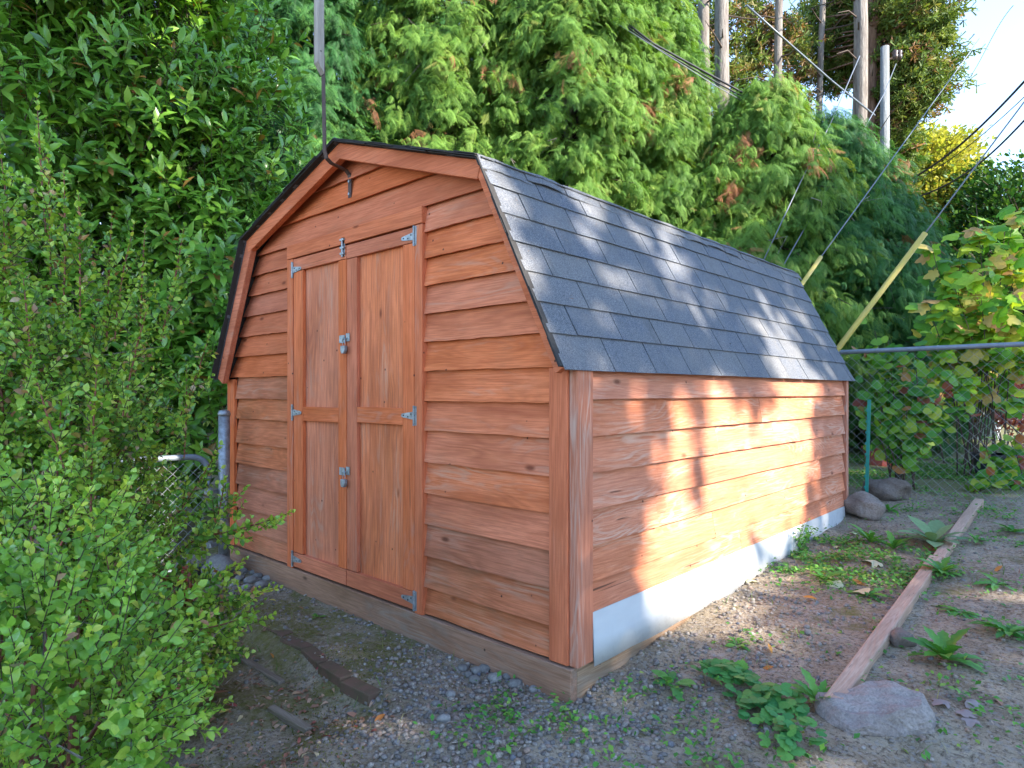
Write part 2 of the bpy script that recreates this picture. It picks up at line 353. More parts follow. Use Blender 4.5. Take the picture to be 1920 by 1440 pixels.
M['lonicera'] = m_leaf('honeysuckle_leaf', [(0, (.09, .22, .028)), (.35, (.16, .34, .042)), (.65, (.25, .45, .055)), (.86, (.38, .54, .065)), (.955, (.40, .52, .08)), (.965, (.44, .28, .12)), (.98, (.36, .15, .08)), (1, (.46, .38, .22))], .3, .3, .55)
M['lon_tip'] = m_leaf('honeysuckle_tip_leaf', [(0, (.16, .34, .035)), (.5, (.28, .45, .05)), (1, (.45, .52, .07))], .35, .4, .5)
M['lon_red'] = m_leaf('honeysuckle_red_leaf', [(0, (.22, .03, .025)), (.5, (.32, .06, .04)), (1, (.38, .16, .08))], .4, .3, .5)
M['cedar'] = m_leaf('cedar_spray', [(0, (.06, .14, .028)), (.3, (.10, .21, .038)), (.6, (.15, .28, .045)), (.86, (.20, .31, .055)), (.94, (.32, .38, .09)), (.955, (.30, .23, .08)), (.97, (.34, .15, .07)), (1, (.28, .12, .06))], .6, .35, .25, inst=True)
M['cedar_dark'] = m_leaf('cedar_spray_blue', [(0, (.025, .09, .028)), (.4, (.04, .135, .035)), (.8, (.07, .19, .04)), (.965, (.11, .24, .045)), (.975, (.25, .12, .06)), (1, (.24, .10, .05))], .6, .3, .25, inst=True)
M['pine'] = m_leaf('pine_tuft', [(0, (.06, .10, .025)), (.35, (.11, .17, .035)), (.6, (.18, .22, .05)), (.75, (.22, .15, .07)), (1, (.30, .16, .09))], .6, .3, .2)
M['yellowleaf'] = m_leaf('yellow_tree_leaf', [(0, (.20, .28, .05)), (.5, (.38, .38, .08)), (1, (.50, .42, .11))], .5, .4, .3)
M['farleaf'] = m_leaf('far_tree_leaf', [(0, (.02, .075, .02)), (.6, (.04, .12, .026)), (1, (.09, .18, .03))], .5, .25, .3)
M['maple'] = m_leaf('lobed_leaf', [(0, (.07, .22, .03)), (.3, (.16, .36, .035)), (.55, (.30, .47, .04)), (.75, (.45, .50, .05)), (.88, (.52, .40, .10)), (1, (.48, .27, .12))], .5, .45, .35)
M['hazel'] = m_leaf('hazel_leaf', [(0, (.05, .19, .03)), (.4, (.09, .27, .035)), (.72, (.20, .38, .04)), (.9, (.38, .45, .06)), (.95, (.38, .14, .06)), (1, (.30, .07, .05))], .5, .4, .35)
M['redshrub'] = m_leaf('red_shrub_leaf', [(0, (.25, .05, .04)), (.5, (.42, .12, .10)), (1, (.50, .24, .18))], .5, .4, .3)
M['weed'] = m_leaf('weed_leaf', [(0, (.05, .19, .03)), (.5, (.085, .26, .035)), (1, (.15, .34, .05))], .45, .3, .35)
M['mallow'] = m_leaf('mallow_leaf', [(0, (.045, .19, .05)), (.5, (.07, .24, .06)), (1, (.12, .30, .06))], .6, .25, .25)
M['mullein'] = m_leaf('woolly_leaf', [(0, (.14, .24, .12)), (1, (.20, .31, .15))], .85, .2, .1)
M['cover'] = m_leaf('ground_cover_leaf', [(0, (.05, .17, .03)), (.5, (.08, .26, .04)), (.85, (.15, .34, .05)), (1, (.26, .34, .07))], .55, .25, .3)
M['grass'] = m_leaf('grass_blade', [(0, (.06, .15, .03)), (.6, (.13, .25, .05)), (1, (.35, .32, .14))], .55, .3, .3)
for nm, st in (('fall_orange', [(0, (.50, .24, .05)), (1, (.44, .17, .05))]), ('fall_cream', [(0, (.60, .58, .36)), (1, (.56, .50, .30))]), ('fall_brown', [(0, (.33, .16, .10)), (1, (.42, .22, .15))]), ('fall_grey', [(0, (.32, .26, .25)), (1, (.28, .22, .20))]), ('fall_yellow', [(0, (.58, .50, .14)), (1, (.52, .42, .10))]), ('fall_red', [(0, (.30, .06, .06)), (1, (.38, .09, .08))])):
    M[nm] = m_leaf(nm, st, .6, .2, .25)

# ------------------------------------------------------------------ leaf templates  (x side, y along, z up)
def leaf_tpl(L, W, fold=.18, curl=.25, tip=.35, prof=(0, .62, 1, .92, .55, 0)):
    n = len(prof); V = []; F = []
    for i, w in enumerate(prof):
        t = i/(n-1); y = L*t; z = -curl*L*t*t; hw = W/2*w
        V += [(-hw, y, z+fold*hw), (0, y, z), (hw, y, z+fold*hw)]
    for i in range(n-1):
        a = i*3; b = a+3
        F += [(a, a+1, b+1, b), (a+1, a+2, b+2, b+1)]
    return np.array(V, float), np.array(F)
def poly_leaf(pts, dome=.12, L=1.0):
    """fan leaf from an outline in x,y with the stalk at the origin, as triangles"""
    pts = np.array(pts, float)*L; c = np.array([0, .45*L]); V = [(c[0], c[1], 0)]
    for x, y in pts: r = math.hypot(x-c[0], y-c[1]); V.append((x, y, -dome*r*r/L + .05*L*math.sin(7*x/L+3*y/L)*r/L))
    n = len(pts); return np.array(V), np.array([(0, 1+i, 1+(i+1) % n) for i in range(n)])
MAPLE = [(0, 0), (.22, -.04), (.40, .10), (.34, .26), (.55, .36), (.60, .60), (.36, .62), (.30, .72), (.22, .95), (0, 1.12), (-.22, .95), (-.30, .72), (-.36, .62), (-.60, .60), (-.55, .36), (-.34, .26), (-.40, .10), (-.22, -.04)]
ROUND = [(0, .06), (.22, -.02), (.42, .12), (.50, .34), (.47, .55), (.36, .76), (.16, .92), (0, 1.02), (-.16, .92), (-.36, .76), (-.47, .55), (-.50, .34), (-.42, .12), (-.22, -.02)]
MALLOW = [(.02, .30), (.2, .02), (.42, .06), (.47, .22), (.56, .34), (.50, .52), (.52, .66), (.34, .74), (.28, .88), (.10, .86), (0, .94), (-.10, .86), (-.28, .88), (-.34, .74), (-.52, .66), (-.50, .52), (-.56, .34), (-.47, .22), (-.42, .06), (-.2, .02), (-.02, .30)]
SMALL = leaf_tpl(1, .68, .25, .2, prof=(.05, .95, .85, 0))
LAUREL = leaf_tpl(1, .36, .22, .25, prof=(.1, .92, .88, 0))
TINY = leaf_tpl(1, .6, .2, .1, prof=(0, 1, 0))
def frond(L=1.0, n=9, droop=.35, seed=0, wid=.06):
    r = np.random.default_rng(seed); V = []; F = []
    def quad(a, b, c, d): k = len(V); V.extend([a, b, c, d]); F.append((k, k+1, k+2, k+3))
    def ax(t): return np.array([.05*math.sin(3*t+seed), L*t, -droop*L*t*t])
    quad(ax(0)+[-.008, 0, 0], ax(0)+[.008, 0, 0], ax(.5)+[.006, 0, 0], ax(.5)+[-.006, 0, 0])
    for i in range(n):
        t = .1+.88*i/n; a = ax(t)
        for sgn in (-1, 1):
            ln = L*(.30*(1-t)**.6+.10)*r.uniform(.75, 1.2); w = wid*L*r.uniform(.55, .95)
            d = np.array([sgn*.75, .66, -.25+r.uniform(-.2, .1)]); d /= np.linalg.norm(d)
            s = np.cross(d, [0, 0, 1]); s /= np.linalg.norm(s)
            m = a+d*ln*.5; e = a+d*ln+[0, 0, -.25*ln]
            quad(a-s*w*.3, a+s*w*.3, m+s*w*.55, m-s*w*.55); quad(m-s*w*.55, m+s*w*.55, e+s*w*.1, e-s*w*.1)
            e2 = m+unit(d*[.3, 1, 1]+[0, .25, -.15])*ln*.42; quad(m-s*w*.25, m+s*w*.25, e2+s*w*.2, e2-s*w*.2)
    return np.array(V), np.array(F)

# ================================================================== ground
def make_ground():
    def ax(c, n, near, far):
        t = np.linspace(-1, 1, n); return c+np.sinh(t*near)/math.sinh(near)*far
    xs = ax(.2, 340, 5.6, 160); ys = ax(.6, 340, 5.6, 160)
    X, Y = np.meshgrid(xs, ys); Z = gz(X, Y)
    n1 = np.zeros_like(X)
    for fq, am in ((17, .0035), (31, .0028), (53, .002)):
        a, c = rng.uniform(0, 6, 2); n1 += am*np.sin(X*fq+a+2*np.sin(Y*fq*.7))*np.sin(Y*fq*1.1+c+2*np.sin(X*fq*.6))
    Z = Z+n1*(np.hypot(X, Y) < 9)
    V = np.stack([X, Y, Z], 2).reshape(-1, 3); n = 340
    i = np.arange(n-1); a = (i[:, None]*n+i[None]).ravel(); F = np.stack([a, a+1, a+n+1, a+n], 1)
    kind(np_mesh('ground', V, F, M['ground'], None, True), 'structure')
make_ground()

# ================================================================== shed
shed = thing('shed', 'red stained wooden barn shed with gambrel roof of dark shingles and double doors', 'shed')
XW, YL = -3.09, 3.53                      # left wall and back wall
EAVE, BRK, PEAK = (.035, 1.33), (-.42, 2.24), (-1.54, 2.605)
def roof_x(z, inset=0):                   # inner side of the roof at height z (right half)
    x = EAVE[0]-(z-EAVE[1])*.5 if z < BRK[1] else BRK[0]-(z-BRK[1])*(BRK[0]-PEAK[0])/(PEAK[1]-BRK[1])
    return x-inset
def board(x0, x1, z0, z1, mat, face=-.036, clipL=False, clipR=False, thick=.012, seg=10, name='siding_board'):
    """one lapped board of the front wall, bottom edge proud; ends cut along the roof where asked"""
    mb = MB(); n = seg+1; wz = rng.uniform(-.0022, .0022, n); wy = rng.uniform(-.0015, .0015, n); sag = rng.uniform(-.003, .003)
    rows = []
    for (z, yo, yi) in ((z0, face, face+thick), (z1+.014, face+.027, face+.027+thick*.4)):
        l = -3.08-roof_x(z, .03) if clipL else x0; r = roof_x(z, .03) if clipR else x1
        if clipL and clipR and r < l: l = r = -1.54
        xs = np.linspace(l, r, n)
        rows.append([(x, yo+wy[i], z+(wz[i]+sag*math.sin(3.14*i/seg) if z == z0 else 0)) for i, x in enumerate(xs)])
        rows.append([(x, yi+wy[i], z+(wz[i]+sag*math.sin(3.14*i/seg) if z == z0 else 0)) for i, x in enumerate(xs)])
    V = sum(rows, []); fr = lambda k, i: k*n+i; F = []
    for i in range(seg):
        F += [(fr(0, i), fr(0, i+1), fr(2, i+1), fr(2, i)), (fr(1, i), fr(0, i), fr(0, i)+0, fr(1, i))][:1]
        F += [(fr(1, i), fr(1, i+1), fr(0, i+1), fr(0, i)), (fr(2, i), fr(2, i+1), fr(3, i+1), fr(3, i)), (fr(3, i), fr(3, i+1), fr(1, i+1), fr(1, i))]
    F += [(fr(0, 0), fr(2, 0), fr(3, 0), fr(1, 0)), (fr(0, seg), fr(1, seg), fr(3, seg), fr(2, seg))]
    mb.add(V, F); return build(mb, name, mat, shed)
# core walls behind the boards
def core():
    m = MB(); pts = [(XW+.03, .1), (-.03, .1), (-.03, 1.31), (BRK[0]-.03, 2.2), (-1.54, 2.57), (-2.63, 2.2), (XW+.03, 1.31)]
    m.prism(pts, .004, .02); build(m, 'gable_wall', M['felt'], shed); m = MB(); m.prism(pts, YL-.02, YL-.004); build(m, 'gable_wall', M['felt'], shed)
    m = MB(); m.box(-.025, -.006, .02, YL-.02, .1, 1.31); build(m, 'side_wall', M['felt'], shed); m = MB(); m.box(XW+.006, XW+.025, .02, YL-.02, .1, 1.31); build(m, 'side_wall', M['felt'], shed)
core()
ZR = [.145, .277, .430, .584, .738, .889, 1.045, 1.191, 1.336, 1.480, 1.616, 1.756, 1.892, 2.022, 2.152]
for i in range(14):
    z0, z1 = ZR[i], ZR[i+1]
    mt = M['board_low'] if i < 3 else M['board']
    if i < 8: board(-.905, -.095, z0, z1, mt)
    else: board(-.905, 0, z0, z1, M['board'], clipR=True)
    zz = -.006*(i % 3)
    if i < 8: board(-2.995, -2.235, z0+zz, z1, M['board_low'])
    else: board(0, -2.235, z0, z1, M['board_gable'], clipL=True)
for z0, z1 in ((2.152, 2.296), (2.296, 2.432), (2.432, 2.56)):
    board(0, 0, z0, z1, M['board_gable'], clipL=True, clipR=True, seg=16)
# side wall, boards butted end to end
ZS = [.318, .458, .606, .753, .904, 1.053, 1.204, 1.335]
CUTS = {0: [1.53], 1: [1.19], 2: [.606, 2.9], 3: [], 4: [1.225, 2.45], 5: [1.81], 6: []}
def side_board(y0, y1, z0, z1, x=.031, mat=None, sx=1, x00=0.0):
    mb = MB(); seg = 10; n = seg+1; ys = np.linspace(y0, y1, n); wx = rng.uniform(-.0018, .0018, n); wz = rng.uniform(-.0022, .0022, n); wx[-1] += rng.uniform(0, .003)
    rows = [[(x00+sx*(x+wx[i]), y, z0+wz[i]) for i, y in enumerate(ys)], [(x00+sx*(x-.012), y, z0+wz[i]) for i, y in enumerate(ys)],
            [(x00+sx*(x-.026+wx[i]), y, z1+.012) for i, y in enumerate(ys)], [(x00+sx*(x-.031), y, z1+.012) for i, y in enumerate(ys)]]
    F = []
    for i in range(seg):
        for a, b in ((0, 2), (2, 3), (3, 1), (1, 0)): F.append((a*n+i, a*n+i+1, b*n+i+1, b*n+i))
    F += [(0, 2*n, 3*n, n), (seg, n+seg, 3*n+seg, 2*n+seg)]
    mb.add(sum(rows, []), F); build(mb, 'siding_board', mat or M['board_side'], shed)
for i in range(7):
    ys = [.07]+CUTS[i]+[3.455]
    for a, b in zip(ys[:-1], ys[1:]): side_board(a+.002, b-.002, ZS[i], ZS[i+1])
m = MB()                                   # far side and back, never seen from here: one part
for i in range(8):
    m.obox((XW-.012, 1.75, ZR[i]+.078), (.008, 0, .003), (0, 1.74, 0), (-.004, 0, .078))
for i in range(8): m.obox((-1.54, YL+.014, ZR[i]+.078), (1.5, 0, 0), (0, .008, .003), (0, -.004, .078))
kind(build(m, 'rear_siding', M['board'], shed), 'stuff')
# corner trim
m = MB().box(-.098, -.002, -.046, -.020, .142, 1.332); build(m, 'corner_trim', M['trim'], shed, bevel=.003)
m = MB().box(0.0, .043, -.038, .066, .142, 1.331); build(m, 'corner_trim', M['trim_worn'], shed, bevel=.004)
m = MB().box(-3.093, -2.998, -.046, -.020, .142, 1.322); build(m, 'corner_trim', M['trim'], shed, bevel=.003)
m = MB().box(-3.125, -3.094, -.038, .06, .142, 1.322); build(m, 'corner_trim', M['trim'], shed, bevel=.003)
m = MB().box(.002, .040, 3.458, 3.515, .30, 1.331); build(m, 'corner_trim', M['trim_worn'], shed, bevel=.003)
m = MB().box(-.002, .022, 3.517, 3.56, .30, 1.331); build(m, 'corner_trim', M['trim_worn'], shed, bevel=.003)
# skids
m = MB().box(-3.08, .018, -.052, -.008, -.06, .134); build(m, 'skid', M['skid'], shed, bevel=.005)
m = MB().box(-.03, .016, -.006, 3.5, -.06, .134); build(m, 'skid', M['skid_side'], shed, bevel=.005)
m = MB().box(XW, XW+.04, -.006, 3.5, -.06, .134); build(m, 'skid', M['skid_side'], shed)
# white metal skirt, slightly bowed
def skirt():
    n = 24; V = []; F = []
    for i in range(n+1):
        y = .075+(3.44-.075)*i/n; b = .006*math.sin(i*.9)+.003*math.sin(i*2.3); sl = .0075*y
        for (x, z) in ((.034, .335), (.039+b*.4, .22), (.043+b, .118+.005*math.sin(i)), (.040+b, .118+.005*math.sin(i)), (.031, .335)): V.append((x, y, z+0*sl))
    for i in range(n):
        for j in range(4): F.append((i*5+j, i*5+j+1, i*5+j+6, i*5+j+5))
    m = MB(); m.add(V, F); build(m, 'skirt', M['skirt'], shed, True)
skirt()
# door surround
DF = [(-2.236, -2.166, -.048, -.012, .134, 2.062), (-.962, -.904, -.048, -.012, .134, 2.062)]
for a in DF: m = MB().box(*a); build(m, 'door_frame', M['trim'], shed, bevel=.003)
m = MB().box(-2.236, -.904, -.050, -.012, 2.066, 2.150); build(m, 'door_frame', M['trimx'], shed, bevel=.003)
# doors
def door(x0, x1, stile_l, stile_r, mid, ztop):
    d = bpy.data.objects.new('door', None); COL.objects.link(d); d.parent = shed; d.location = ((x0+x1)/2, -.02, .14)
    z0 = .146
    build(MB().box(x0+.01, x1-.01, -.020, -.008, z0+.01, ztop-.01), 'door_panel', M['panel'], d)
    build(MB().box(x0, x0+stile_l, -.044, -.0205, z0+.092, ztop-.078), 'stile', M['trim'], d, bevel=.003)
    build(MB().box(x1-stile_r, x1, -.044, -.0205, z0+.090, ztop-.077), 'stile', M['trim'], d, bevel=.003)
    build(MB().box(x0-.002, x1+.001, -.046, -.0205, ztop-.075, ztop), 'rail', M['trimx'], d, bevel=.003)
    build(MB().box(x0+stile_l+.002, x1-stile_r-.002, -.043, -.0205, mid-.043, mid+.043), 'rail', M['trimx'], d, bevel=.003)
    build(MB().box(x0, x1, -.046, -.0205, z0, z0+.088), 'rail', M['trimx'], d, bevel=.003)
    return d
dl = door(-2.160, -1.576, .108, .082, 1.100, 2.058)
dr = door(-1.569, -.968, .096, .095, 1.108, 2.056)
def hinge(par, x, z, sgn):
    """T hinge: upright leaf on the frame, tapering strap on the door"""
    y = -.0475; m = MB()
    m.box(x-.012, x+.012, y-.002, y+.001, z-.048, z+.048)
    pts = [(x+sgn*.013, z-.020), (x+sgn*.105, z-.009), (x+sgn*.112, z), (x+sgn*.105, z+.009), (x+sgn*.013, z+.020)]
    if sgn > 0: pts = pts[::-1]
    m.prism(pts, y-.0025, y+.001); m.tube([(x+sgn*.006, y-.004, z-.05), (x+sgn*.006, y-.004, z+.05)], .006, 8)
    o = build(m, 'hinge', M['galv'], par)
    s = MB()
    for dx, dz in ((-.004, .038), (-.004, 0), (-.004, -.038), (sgn*.03, .008), (sgn*.055, -.006), (sgn*.09, 0)):
        s.tube([(x+dx, y-.001, z+dz), (x+dx, y-.0045, z+dz)], .0042, 6)
    kind(build(s, 'screws', M['black_wire'], o), 'stuff')
for z in (1.992, 1.105, .195): hinge(dl, -2.172, z, 1)
for z in (2.010, 1.115, .195): hinge(dr, -.958, z, -1)
def hasp(x, z, label):
    m = MB(); y = -.0475
    m.box(x-.052, x+.004, y-.004, y, z-.022, z+.022); m.box(x+.014, x+.050, y-.003, y, z-.016, z+.030)
    m.tube([(x+.012+.012*math.cos(t), y-.004-.013*math.sin(t), z) for t in np.linspace(0, math.pi, 7)], .0035, 6)
    build(m, 'hasp', M['galv'], dl, bevel=.0015)
    p = thing('padlock', label, 'padlock', (x+.014, y-.014, z-.045))
    b = MB(); hw = .021; pts = [(x+.014-hw, z-.068), (x+.014-hw*.55, z-.084), (x+.014+hw*.55, z-.084), (x+.014+hw, z-.068), (x+.014+hw, z-.040), (x+.014-hw, z-.040)]
    b.prism(pts, y-.026, y-.006); build(b, 'lock_body', M['galv'], p, bevel=.003)
    k = MB(); k.tube([(x+.014-.012, y-.016, z-.042)]+[(x+.014+.012*math.cos(t), y-.016, z-.012+.014*math.sin(t)) for t in np.linspace(math.pi, 0, 8)]+[(x+.014+.012, y-.016, z-.042)], .0035, 6)
    build(k, 'shackle', M['galv'], p, True)
hasp(-1.585, 1.532, 'padlock on the upper hasp between the red shed doors')
hasp(-1.585, .785, 'padlock on the lower hasp, low between the red shed doors')
m = MB(); m.box(-1.612, -1.584, -.050, -.0465, 1.998, 2.105); m.tube([(-1.598, -.056, 1.992), (-1.598, -.056, 2.10)], .006, 8)
for zz in (2.012, 2.045, 2.09): m.box(-1.616, -1.580, -.062, -.050, zz-.006, zz+.006)
build(m, 'slide_bolt', M['galv'], dl, bevel=.001)

# ---- roof
def slope_board(p, q, w, y0, y1, name, mat, drop=.0):
    """fascia along the line p-q (x,z), w wide downwards at right angles"""
    d = np.array(q)-np.array(p); d = d/np.linalg.norm(d); n = np.array([-d[1], d[0]])
    if n[1] > 0: n = -n
    pts = [np.array(p)+n*drop, np.array(q)+n*drop, np.array(q)+n*(w+drop), np.array(p)+n*(w+drop)]
    return build(MB().prism([tuple(a) for a in pts], y0, y1), name, mat, shed, bevel=.004)
LB, LE = (-2.66, 2.24), (-3.115, 1.33)
slope_board(EAVE, BRK, .052, -.112, -.074, 'fascia', M['trimx'], .001)
slope_board(BRK, PEAK, .082, -.116, -.076, 'fascia', M['trimx'], .001)
slope_board(PEAK, LB, .086, -.114, -.074, 'fascia', M['trimx'], .001)
slope_board(LB, LE, .088, -.112, -.072, 'fascia', M['trimx'], .001)
Y0, Y1 = -.125, 3.645
for p, q in ((EAVE, BRK), (BRK, PEAK), (PEAK, LB), (LB, LE)):
    d = np.array(q)-np.array(p); d = d/np.linalg.norm(d); n = np.array([-d[1], d[0]]); n = n if n[1] > 0 else -n
    pts = [tuple(np.array(p)-n*.014), tuple(np.array(q)-n*.014), tuple(np.array(q)-n*.001), tuple(np.array(p)-n*.001)]
    build(MB().prism(pts, -.070, Y1-.01), 'roof_deck', M['felt'], shed)
def shingles(p, q, ncourse, first, single, offs):
    """courses from the lower edge p to the upper edge q; every tab its own piece"""
    p, q = np.array(p), np.array(q); Ls = np.linalg.norm(q-p); d = (q-p)/Ls; n = np.array([-d[1], d[0]]); n = n if n[1] > 0 else -n
    ex = Ls/ncourse; joined = MB()
    for c in range(ncourse):
        s0 = c*ex-(.018 if c == 0 else 0); s1 = min((c+1)*ex+.05, Ls+.004)
        js = [Y0-.012+rng.uniform(-.004, .004)]
        y = offs[c % 2]
        while y < Y1-.03:
            if y > Y0+.03: js.append(y)
            y += .3345
        js.append(Y1+.004)
        for a, b in zip(js[:-1], js[1:]):
            l = rng.uniform(0, .0012); k = [rng.uniform(0, .0018) for _ in range(3)]
            m = MB(); P = []
            for s, h in ((s0, .0125), (s0+.07, .0095), (s1, .0035)):
                for yy, kk in ((a+.0035, k[0]), ((a+b)/2, k[1]), (b-.0035, k[2])):
                    hh = h+(kk if s == s0 else 0)+l
                    for t in (hh, hh-.0042):
                        w = p+d*(s+(rng.uniform(-.0012, .0012) if s == s0 else 0))+n*t; P.append((w[0], yy, w[1]))
            g = lambda i, j, t: (i*3+j)*2+t; F = []
            for i in range(2):
                for j in range(2): F += [(g(i, j, 0), g(i, j+1, 0), g(i+1, j+1, 0), g(i+1, j, 0)), (g(i, j, 1), g(i+1, j, 1), g(i+1, j+1, 1), g(i, j+1, 1))]
            for j in range(2): F.append((g(0, j, 1), g(0, j+1, 1), g(0, j+1, 0), g(0, j, 0)))
            for i in range(2): F += [(g(i, 0, 0), g(i+1, 0, 0), g(i+1, 0, 1), g(i, 0, 1)), (g(i, 2, 0), g(i, 2, 1), g(i+1, 2, 1), g(i+1, 2, 0))]
            if single: m.add(P, F); build(m, 'shingle', M['shingle'], shed)
            else: joined.add(P, F)
    if not single: kind(build(joined, 'shingle_courses', M['shingle'], shed), 'stuff')
shingles(EAVE, BRK, 7, 0, True, (-.123, .042-.0))
shingles(BRK, PEAK, 7, 0, False, (-.05, .12)); shingles(LB, PEAK, 7, 0, False, (-.05, .12)); shingles(LE, LB, 7, 0, False, (-.12, .05))
# cap strip over the break and the ridge: bent, lifting pieces
def caps(p, dirs, name):
    y = Y0-.02; i = 0
    while y < Y1:
        ln = .34+rng.uniform(-.02, .03); lift = rng.uniform(.004, .02); m = MB(); P = []; ns = 6; w0 = rng.uniform(.05, .068)
        for k in range(ns+1):
            t = k/ns; yy = y+ln*t
            up = .014+.006*(1-t)+lift*math.sin(3.14*t)*.5+rng.uniform(0, .003)
            w = w0*(1+rng.uniform(-.08, .08)); edge = up+lift*.7*math.sin(2.5*t+i)
            a = np.array(p)+np.array(dirs[0])*w+np.array([.5, .75])*edge*.7; c = np.array(p)+np.array([0.15, .95])*up; e = np.array(p)+np.array(dirs[1])*.11+np.array([0, 1])*(up*.9)
            for q in (a, c, e):
                P += [(q[0], yy, q[1]), (q[0]-.001, yy, q[1]-.004)]
        for k in range(ns):
            for j in range(2):
                a = (k*3+j)*2; F = [(a, a+2, a+8, a+6), (a+1, a+7, a+9, a+3)]
                m.f += [list(f) for f in F]; m.t += [0, 0]
            for j in (0, 2): a = (k*3+j)*2; m.f.append([a, a+6, a+7, a+1]); m.t.append(0)
        for a in (0, ns*6): m.f += [[a, a+1, a+3, a+2], [a+2, a+3, a+5, a+4]]; m.t += [0, 0]
        m.v.append(np.array(P)); m.n = len(P)
        build(m, name, M['shingle'], shed); y += .295; i += 1
caps(BRK, ((.45, -.89), (-.95, .31)), 'cap_shingle'); caps(PEAK, ((.93, -.33), (-.93, -.33)), 'ridge_shingle')
# ragged dark shingle ends along the front edge of the roof
m = MB()
for p, q in ((BRK, PEAK), (PEAK, LB), (LB, LE), (EAVE, BRK)):
    d = np.array(q)-np.array(p); Ls = np.linalg.norm(d); d = d/Ls; n = np.array([-d[1], d[0]]); n = n if n[1] > 0 else -n
    for lay in range({EAVE: 2, LB: 1}.get(p, 3)):
        s = 0
        while s < Ls-.02:
            ln = min(rng.uniform(.12, .26), Ls-s); h = .001+lay*.0065+rng.uniform(0, .003); c = np.array(p)+d*(s+ln/2)+n*h
            yo = rng.uniform(0, .016) if p != EAVE else rng.uniform(0, .006)
            m.obox((c[0], Y0-.008-yo/2, c[1]), (d[0]*ln/2, 0, d[1]*ln/2), (0, .014+yo/2, 0), (n[0]*.002, 0, n[1]*.002)); s += ln*.9
kind(build(m, 'roof_edge_layers', M['felt'], shed), 'stuff')

# mast bracket: bent iron strap bolted on the gable with a grey wooden post above
def mast():
    br = bpy.data.objects.new('mast_bracket', None); COL.objects.link(br); br.parent = shed; br.location = (-1.56, -.03, 2.33)
    ctl = [(-.030, 2.325), (-.030, 2.425), (-.034, 2.452), (-.055, 2.472), (-.10, 2.480), (-.148, 2.488), (-.178, 2.508), (-.19, 2.55), (-.193, 2.8), (-.196, 3.06)]
    V = []; F = []
    for i, (y, z) in enumerate(ctl):
        a = ctl[max(0, i-1)]; c = ctl[min(len(ctl)-1, i+1)]; t = np.array([c[0]-a[0], c[1]-a[1]]); t = t/np.linalg.norm(t); n = np.array([-t[1], t[0]])*.0028
        x0 = -1.560-.012*max(0, z-2.55)
        for dx, s in ((-.015, 1), (.015, 1), (.015, -1), (-.015, -1)): V.append((x0+dx, y+s*n[0], z+s*n[1]))
    for i in range(len(ctl)-1):
        for j in range(4): F.append((i*4+j, i*4+(j+1) % 4, i*4+4+(j+1) % 4, i*4+4+j))
    F += [(3, 2, 1, 0), tuple(len(V)-4+k for k in range(4))]
    build(MB().add(V, F), 'strap', M['iron'], br)
    s = MB()
    for z in (2.345, 2.415): s.tube([(-1.56, -.030, z), (-1.56, -.040, z)], .008, 8)
    build(s, 'bolt', M['galv'], br)
    pts = [(-.240, 3.01), (-.2, 2.955), (-.2, 3.75), (-.240, 3.75)]
    V = [(-1.585, y, z) for y, z in pts]+[(-1.545, y, z) for y, z in pts]
    build(MB().add(V, [(0, 1, 2, 3), (7, 6, 5, 4), (0, 4, 5, 1), (1, 5, 6, 2), (2, 6, 7, 3), (3, 7, 4, 0)]), 'post', M['greypost'], br, bevel=.002)
    s = MB().box(-1.592, -1.586, -.236, -.208, 3.01, 3.4); build(s, 'plate', M['iron'], br)
    s = MB()
    for z in (3.03, 3.12): s.tube([(-1.592, -.222, z), (-1.600, -.222, z)], .010, 8)
    build(s, 'bolt', M['galv'], br)
mast()

# ================================================================== fence, gate, posts, stakes, wires
def mesh_panel(mb, o, u, L, z0, z1, diag=.085, r=.0016):
    """chain link: two sets of slanting wires woven past each other; o origin, u direction, z0/z1 heights"""
    u = np.array(u)/np.linalg.norm(u); nrm = np.array([-u[1], u[0], 0]); H = z1-z0
    k = -int(H/diag)-1
    while k*diag < L:
        for sg in (1, -1):
            s0 = k*diag if sg > 0 else k*diag+H
            # line s = s0 + sg*t, z = z0+t , clip 0..L
            ts = [0, H]; 
            a = max(0, (0-s0)/sg if sg > 0 else (L-s0)/sg); b = min(H, (L-s0)/sg if sg > 0 else (0-s0)/sg)
            if b-a < .02: continue
            nn = max(2, int((b-a)/(diag/2))+1) if H < .9 else 2
            P = []
            for i in range(nn):
                t = a+(b-a)*i/(nn-1); P.append(o+u*(s0+sg*t)+nrm*(.003*sg*(1 if i % 2 else -1))+np.array([0, 0, z0+t]))
            mb.tube(P, r, 4, False)
        k += 1
FY = 4.47
f = thing('chain_link_fence', 'galvanised chain link fence with a blue grey top rail behind the shed', 'fence', (1.0, FY, .3))
build(MB().tube([(x, FY+.004*math.sin(x*3), 1.605+.008*math.sin(x*1.1)) for x in np.linspace(-3.4, 6, 20)], .021, 10), 'top_rail', M['rail'], f, True)
mb = MB(); mesh_panel(mb, np.array([-3.4, FY, 0]), (1, 0, 0), 9.4, .30, 1.60, r=.0011); build(mb, 'wire_mesh', M['wire'], f)
for x in (-3.3, -.62, 2.35, 5.0): build(MB().tube([(x, FY+.03, .1), (x, FY+.03, 1.66)], .026, 10), 'fence_post', M['galv'], f, True)
s = MB()
for x in np.arange(-3.2, 5.8, .46): s.tube([(x+.004*math.cos(t), FY+.027*math.cos(t), 1.605+.027*math.sin(t)) for t in np.linspace(0, 5.6, 9)], .0022, 4)
build(s, 'tie_wire', M['wire'], f)
